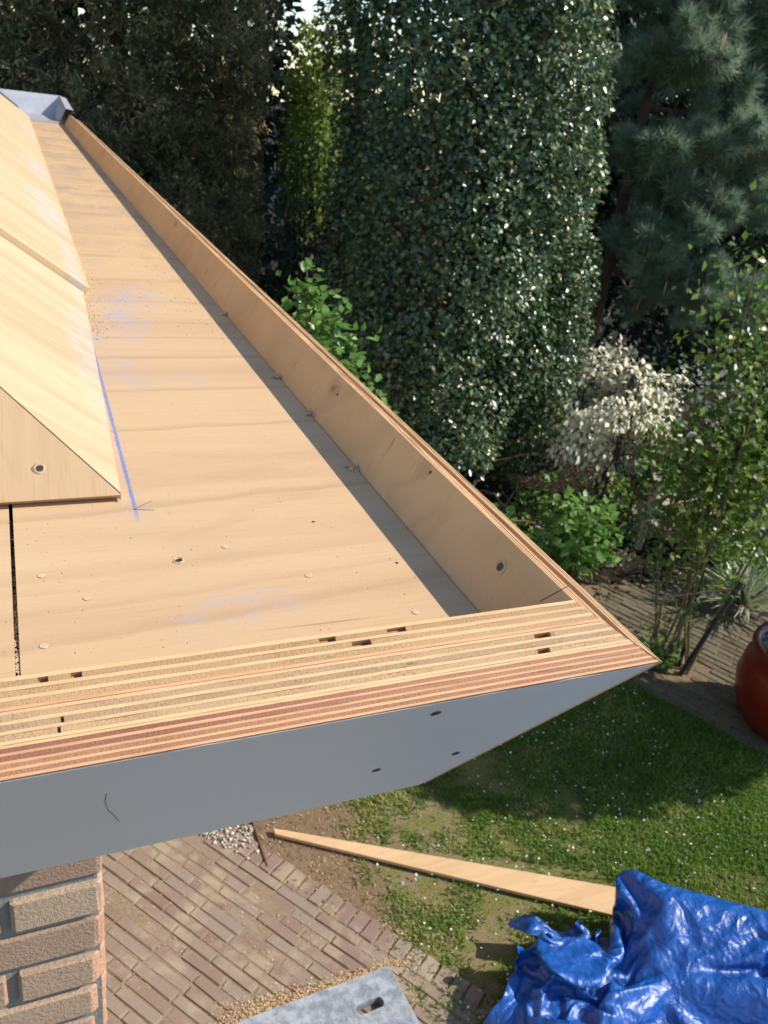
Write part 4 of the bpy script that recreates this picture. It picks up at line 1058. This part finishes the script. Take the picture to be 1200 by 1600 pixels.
# ------------------------------------------------------------------ lawn
g = np.random.default_rng(120); n = 330000
P = np.stack([g.uniform(1.19, 4.4, n), g.uniform(.7, 4.2, n), np.full(n, .008)], 1)
f1 = fbm(P[:, :3], 4.0, 6) + 0.6 * fbm(P[:, :3], 11.0, 2)
dens = np.clip(0.22 + (P[:, 0] - 1.25) * 0.42 + f1 * 1.1, 0.03, 1); dens[P[:, 0] < 1.24] *= .25
edge = np.where(P[:, 1] < 2.95, 3.41 + (2.92 - P[:, 1]) * .5, 3.40 - (P[:, 1] - 2.95) * .3)
dens *= np.clip(1 - (P[:, 0] - edge + .03) * 15, 0, 1)
dens[(np.abs((P[:, 0] - .92) * .47 + (P[:, 1] - 2.53) * .88) < .03 + (P[:, 0] - .92) * .055) & (P[:, 0] < 2.3)] *= .12
keep = (g.random(n) < dens); P = P[keep]; n = len(P)
a = g.uniform(0, 6.28, n); e = g.uniform(.35, 1.25, n)
A = np.stack([np.cos(a) * np.cos(e), np.sin(a) * np.cos(e), np.sin(e)], 1)
rn = np.clip(0.45 - fbm(P, 3.0, 9) * .7 - fbm(P, 14.0, 4) * .4 + g.normal(0, .22, n) + np.clip(2.0 - P[:, 0], 0, 1) * .25, 0, 1)
V_ = leaves('grass', P, np.tile([0., 0., 1.], (n, 1)), A, g.uniform(.014, .034, n), M['grass'], None, 'narrow', 121, rnd=rn, aj=.1)
tag(V_, kind='stuff')
m_ = 1000; P = np.stack([g.uniform(1.3, 3.3, m_), g.uniform(.9, 3.6, m_), g.uniform(.024, .04, m_)], 1); P = P[fbm(P, 1.8, 4) > -0.2]
tag(leaves('fallen_petals', P, np.tile([0., 0., 1.], (len(P), 1)), g.normal(0, 1, (len(P), 3)) * [1, 1, .2], g.uniform(.006, .016, len(P)), M['petal'], None, 'oval', 122, nj=.3), kind='stuff')
# debris on dirt, straw, sawdust by the slab and in the gutter
P = np.stack([g.uniform(.86, 1.35, 2600), g.uniform(1.5, 3.2, 2600), np.full(2600, .014)], 1)
P = P[(P[:, 0] - 0.87) * 1.43 + (P[:, 1] - 2.3) > 0]
tag(leaves('dry_debris', P, np.tile([0., 0., 1.], (len(P), 1)), g.normal(0, 1, (len(P), 3)) * [1, 1, .15], g.uniform(.008, .03, len(P)), M['chips_dark'], None, 'narrow', 123, nj=.2), kind='stuff')
t_ = g.random(5200); P = np.stack([.52 + t_ * .72 + g.normal(0, .02, 5200), 1.745 + t_ * .03 + np.abs(g.normal(0, .03 * (1.3 - t_), 5200)), g.uniform(.013, .03, 5200)], 1)
Pj = np.stack([g.uniform(.15, 1.2, 2200), g.uniform(1.6, 2.6, 2200), np.full(2200, .0175)], 1); Pj = Pj[fbm(Pj, 4, 6) > -.05]
Pc = np.stack([g.uniform(1.18, 1.30, 700), g.uniform(1.55, 2.0, 700), np.full(700, .015)], 1)
P = np.concatenate([P, Pj, Pc]); tag(leaves('sawdust', P, np.tile([0., 0., 1.], (len(P), 1)), g.normal(0, 1, (len(P), 3)) * [1, 1, .3], g.uniform(.003, .009, len(P)), M['dust'], None, 'oval', 124), kind='stuff')
k = 7000; y = 1.15 + (g.random(k) ** .8) * 3.6
x = np.where(g.random(k) < .45, .105 + .012 * (y - 1.2) + np.abs(g.normal(0, .012, k)), np.where(g.random(k) < .5, .31 - np.abs(g.normal(0, .035, k)), g.uniform(.11, .31, k)))
P = np.stack([x, y, np.full(k, ZF + .0008)], 1); P = P[(x > .09) & (x < .316)]
Pn = np.stack([g.uniform(-.02, .31, 420), g.uniform(.42, 1.2, 420), np.full(420, ZF + .0004)], 1)
yg = .42 + .26 * g.random(700) ** 1.6
Pg = np.stack([-0.0113 + .0014 * (g.random(700) - .5) * 2, yg, ZF - .0008 - .012 * np.clip((yg - .47) / .2, 0, 1)], 1)
P = np.concatenate([P, Pn, Pg]); sz = np.concatenate([g.uniform(.0006, .0022, len(P) - 1120), g.uniform(.0004, .0010, 420), g.uniform(.0005, .0014, 700)])
tag(scatter_chips('gutter_sawdust', P, sz, M['dust'], seed=8, flat=.25), kind='stuff')
P = np.concatenate([np.array([c])[:, :] + g.normal(0, .0035, (14, 3)) * [1, 1, .3] for c in ((.3155, 1.31, ZF + .002), (.3145, 1.005, ZF + .002), (.316, .868, ZF + .002), (.312, .72, ZF + .001))])
tag(scatter_chips('wood_crumbs', P, .0032, M['dust'], seed=9, flat=.8), kind='stuff')

# ------------------------------------------------------------------ plank, slab, tarp
def plank_mat(): return wood('plank_pine', (0.62, 0.42, 0.23), (0.50, 0.30, 0.14), (1.4, 14, 14), (20, 300, 300), .5, rot=(0, 0, R(30)))
M['plank'] = plank_mat()
A1, A2, B1, B2 = Vector((.924, 2.548, 0)), Vector((.925, 2.513, 0)), Vector((2.34, 1.782, 0)), Vector((2.165, 1.71, 0))
ext = .04; B1 = B1 + (B1 - A1) * ext; B2 = B2 + (B2 - A2) * ext
V = [A1, A2, B2, B1]; V = [(v.x, v.y, .022) for v in V] + [(v.x, v.y, .040) for v in V]
o = mesh('plank', V, [(3, 2, 1, 0), (4, 5, 6, 7), (0, 1, 5, 4), (1, 2, 6, 5), (2, 3, 7, 6), (3, 0, 4, 7)], M['plank']); bevel(o, .0015)
tag(o, 'long tapering pale plywood offcut lying on the lawn, its wide end under the tarp', 'plank')

def slab_mat():
    t = NT('mottled_grey_slab'); p = t.pos(); n1 = t.noise(p, 26, 5, .6); n2 = t.noise(p, 140, 3, .7)
    c = t.mix(t.step(n1, .35, .68), (.17, .195, .225), (.34, .37, .40)); c = t.mix(t.math('MULTIPLY', t.step(n2, .5, .75), .5), c, (.5, .52, .54))
    c = t.mix(t.math('MULTIPLY', t.step(t.noise(t.scale(p, (3, 14, 5), (0, 0, .2)), 1, 4), .55, .7), .4), c, (.42, .36, .27))
    t.bump(n2, .3, .002); return t.col(c, .6, .3)
M['slab'] = slab_mat()
bm = bmesh.new()
def loop(pts):
    vs = [bm.verts.new((x, y, .058)) for x, y in pts]; return [bm.edges.new((vs[i], vs[(i + 1) % len(vs)])) for i in range(len(vs))]
def rot2(x, y, a, o): return (o[0] + x * math.cos(a) - y * math.sin(a), o[1] + x * math.sin(a) + y * math.cos(a))
C0 = (1.165, 1.765); sa = R(3.0)
outer = [rot2(x, y, sa, C0) for x, y in ((-1.0, 0), (-.012, 0), (-.003, -.003), (0, -.012), (.02, -.62), (-1.0, -.62))]
slot = []
for j in range(16):
    t = 2 * math.pi * j / 16; cx = .038 if math.cos(t) > 0 else -.038
    slot.append(rot2(-.135 + cx + .017 * math.cos(t), -.118 + .021 * math.sin(t), sa, C0))
ed = loop(outer) + loop(slot)
r_ = bmesh.ops.triangle_fill(bm, use_beauty=True, use_dissolve=False, edges=ed)
fs = [f for f in r_['geom'] if isinstance(f, bmesh.types.BMFace)]
ex_ = bmesh.ops.extrude_face_region(bm, geom=fs)
for v in [q for q in ex_['geom'] if isinstance(q, bmesh.types.BMVert)]: v.co.z = .018
bmesh.ops.recalc_face_normals(bm, faces=bm.faces)
me = bpy.data.meshes.new('grey_slab'); bm.to_mesh(me); bm.free(); me.materials.append(M['slab'])
tag(link('grey_slab', me), 'mottled grey board with an oval hand slot lying on the brick terrace', 'board')
#TARP-BEGIN
def make_tarp():
    """a sheet dropped on a few hidden lumps, crumpled by the cloth solver, then frozen as a plain mesh"""
    import time
    t0 = time.time()
    SC.frame_start = 1; SC.frame_end = 60; SC.gravity = (0, 0, -9.81); SC.use_gravity = True
    g = np.random.default_rng(5)
    n = TN; L = 2.2; W = 2.0
    bm = bmesh.new(); vs = []
    cx, cy = 2.29, 0.98
    a = R(-22)
    for j in range(n):
        for i in range(n):
            u = i / (n - 1) - .5; v = j / (n - 1) - .5
            # gathered start: compressed in plan with deep folds
            x = u * L * 0.70; y = v * W * 0.62
            z = 0.70 + 0.16 * math.sin(14 * u + 8 * v + 2.0 * math.sin(5 * v + 1)) + 0.10 * math.sin(-8 * u + 15 * v + 2 + math.sin(6 * u)) + 0.10 * mnoise.noise(Vector((u * 6, v * 6, 3))) + .03 * mnoise.noise(Vector((u * 15, v * 15, 3)))
            vs.append(bm.verts.new((cx + x * math.cos(a) - y * math.sin(a), cy + x * math.sin(a) + y * math.cos(a), z)))
    for j in range(n - 1):
        for i in range(n - 1):
            bm.faces.new((vs[j * n + i], vs[j * n + i + 1], vs[(j + 1) * n + i + 1], vs[(j + 1) * n + i]))
    me = bpy.data.meshes.new('blue_tarp'); bm.to_mesh(me); bm.free()
    o = link('blue_tarp', me)
    cl = o.modifiers.new('cloth', 'CLOTH'); s = cl.settings
    s.quality = 6; s.mass = 0.18; s.tension_stiffness = 25; s.compression_stiffness = 25; s.shear_stiffness = 12; s.bending_stiffness = BEND
    s.tension_damping = 8; s.compression_damping = 8; s.shear_damping = 8; s.bending_damping = 0.6; s.air_damping = 2.0
    s.shrink_min = -0.11; s.shrink_max = -0.11
    cl.collision_settings.use_self_collision = True; cl.collision_settings.self_distance_min = 0.006; cl.collision_settings.collision_quality = 3
    cl.collision_settings.distance_min = 0.008; cl.collision_settings.self_friction = 6
    cl.point_cache.frame_start = 1; cl.point_cache.frame_end = 60
    cols = []
    def coll(mb):
        c = mb.build('lump', M['soil']); c.modifiers.new('collision', 'COLLISION'); c.collision.cloth_friction = 30; c.collision.thickness_outer = 0.01; cols.append(c)
    mb = MB(); mb.add([(0, -1.5, .01), (5, -1.5, .01), (5, 4, .01), (0, 4, .01)], [(0, 1, 2, 3)]); coll(mb)
    def lump(path, rads):
        m_ = MB(); m_.tube(path, rads, 10); coll(m_)
    for p, r in LUMPS: lump(p, r)
    for f in range(1, NF + 1): SC.frame_set(f)
    dg = bpy.context.evaluated_depsgraph_get(); ev = o.evaluated_get(dg)
    me2 = bpy.data.meshes.new_from_object(ev)
    bpy.data.objects.remove(o)
    for c in cols: bpy.data.objects.remove(c)
    SC.frame_set(1)
    print('tarp sim', time.time() - t0)
    return me2
TN = 84; NF = 50; BEND = 0.8
LUMPS = [([(1.70, 1.36, -.05), (1.70, 1.40, .12), (1.72, 1.43, .25)], [.27, .22, .12]),
         ([(2.17, 1.50, .10), (2.22, 1.46, .24), (2.45, 1.28, .25), (2.85, 1.0, .22)], [.115, .11, .11, .12]),
         ([(2.02, 1.22, .05), (2.2, 1.15, .20), (2.55, .93, .27), (2.9, .7, .27)], [.04, .045, .05, .06]),
         ([(1.95, 1.45, .05), (2.05, 1.33, .20), (2.3, 1.30, .30)], [.03, .035, .03])]
tm = make_tarp()
for p in tm.polygons: p.use_smooth = True
tarp_o = link('blue_tarp', tm)
tarp_o.location = (0.05, 0.035, 0)
sd = tarp_o.modifiers.new('subd', 'SUBSURF'); sd.levels = 2; sd.render_levels = 2
def tarp_mat():
    t = NT('blue_tarpaulin'); p = t.pos(); n1 = t.noise(p, 5, 3); n4 = t.noise(p, 90, 4, .65, .8)
    nw = t.n('ShaderNodeTexNoise'); t.set(nw.inputs['Vector'], p); nw.inputs['Scale'].default_value = 6
    v = t.n('ShaderNodeVectorMath', operation='MULTIPLY_ADD'); t.set(v.inputs[0], nw.outputs['Color']); v.inputs[1].default_value = (.14,) * 3; t.set(v.inputs[2], p)
    a = t.voro(t.scale(v.outputs[0], (1, .6, 1), (0, 0, .6)), 7.5); b = t.voro(t.scale(v.outputs[0], (.6, 1, 1), (.4, 0, -.5)), 17); d = t.voro(t.scale(v.outputs[0], (1, .7, 1), (.4, .3, .9)), 42)
    c = t.mix(n1, (.004, .062, .28), (.008, .095, .38))
    c = t.mix(t.math('MULTIPLY', t.step(n4, .5, .8), .2), c, (.14, .22, .45))
    h = t.math('ADD', t.math('MULTIPLY', a, .45), t.math('ADD', t.math('MULTIPLY', b, .40), t.math('ADD', t.math('MULTIPLY', d, .12), t.math('MULTIPLY', n4, .06))))
    t.bump(h, .65, .05)
    t.t.links.new(t.math('MULTIPLY_ADD', n4, .22, .24), t.b.inputs['Roughness'])
    t.set(t.b.inputs['Base Color'], c); t.b.inputs['Specular IOR Level'].default_value = .7
    return t.m
tm.materials.clear(); tm.materials.append(tarp_mat())
tag(tarp_o, 'crumpled glossy blue tarpaulin heaped over the end of the plank', 'tarp')

# one brass eyelet in the hem
vv = np.array([v.co for v in tm.vertices]); q = vv[np.argmin(np.linalg.norm(vv[:, :2] - np.array([1.93, 1.27]), axis=1) - vv[:, 2] * .3)]
k_ = int(np.argmin(np.linalg.norm(vv - q, axis=1))); nn = tm.vertices[k_].normal; qa = nn.orthogonal().normalized(); qb = nn.cross(qa)
mb = MB(); mb.tube([Vector(q) + nn * .006 + (qa * math.cos(t) + qb * math.sin(t)) * .009 for t in np.linspace(0, 6.2832, 13)], .0035, 6); mb.build('eyelet', simple('eyelet_metal', (.6, .6, .58), .3, metal=.8), tarp_o, smooth=True)
#TARP-END
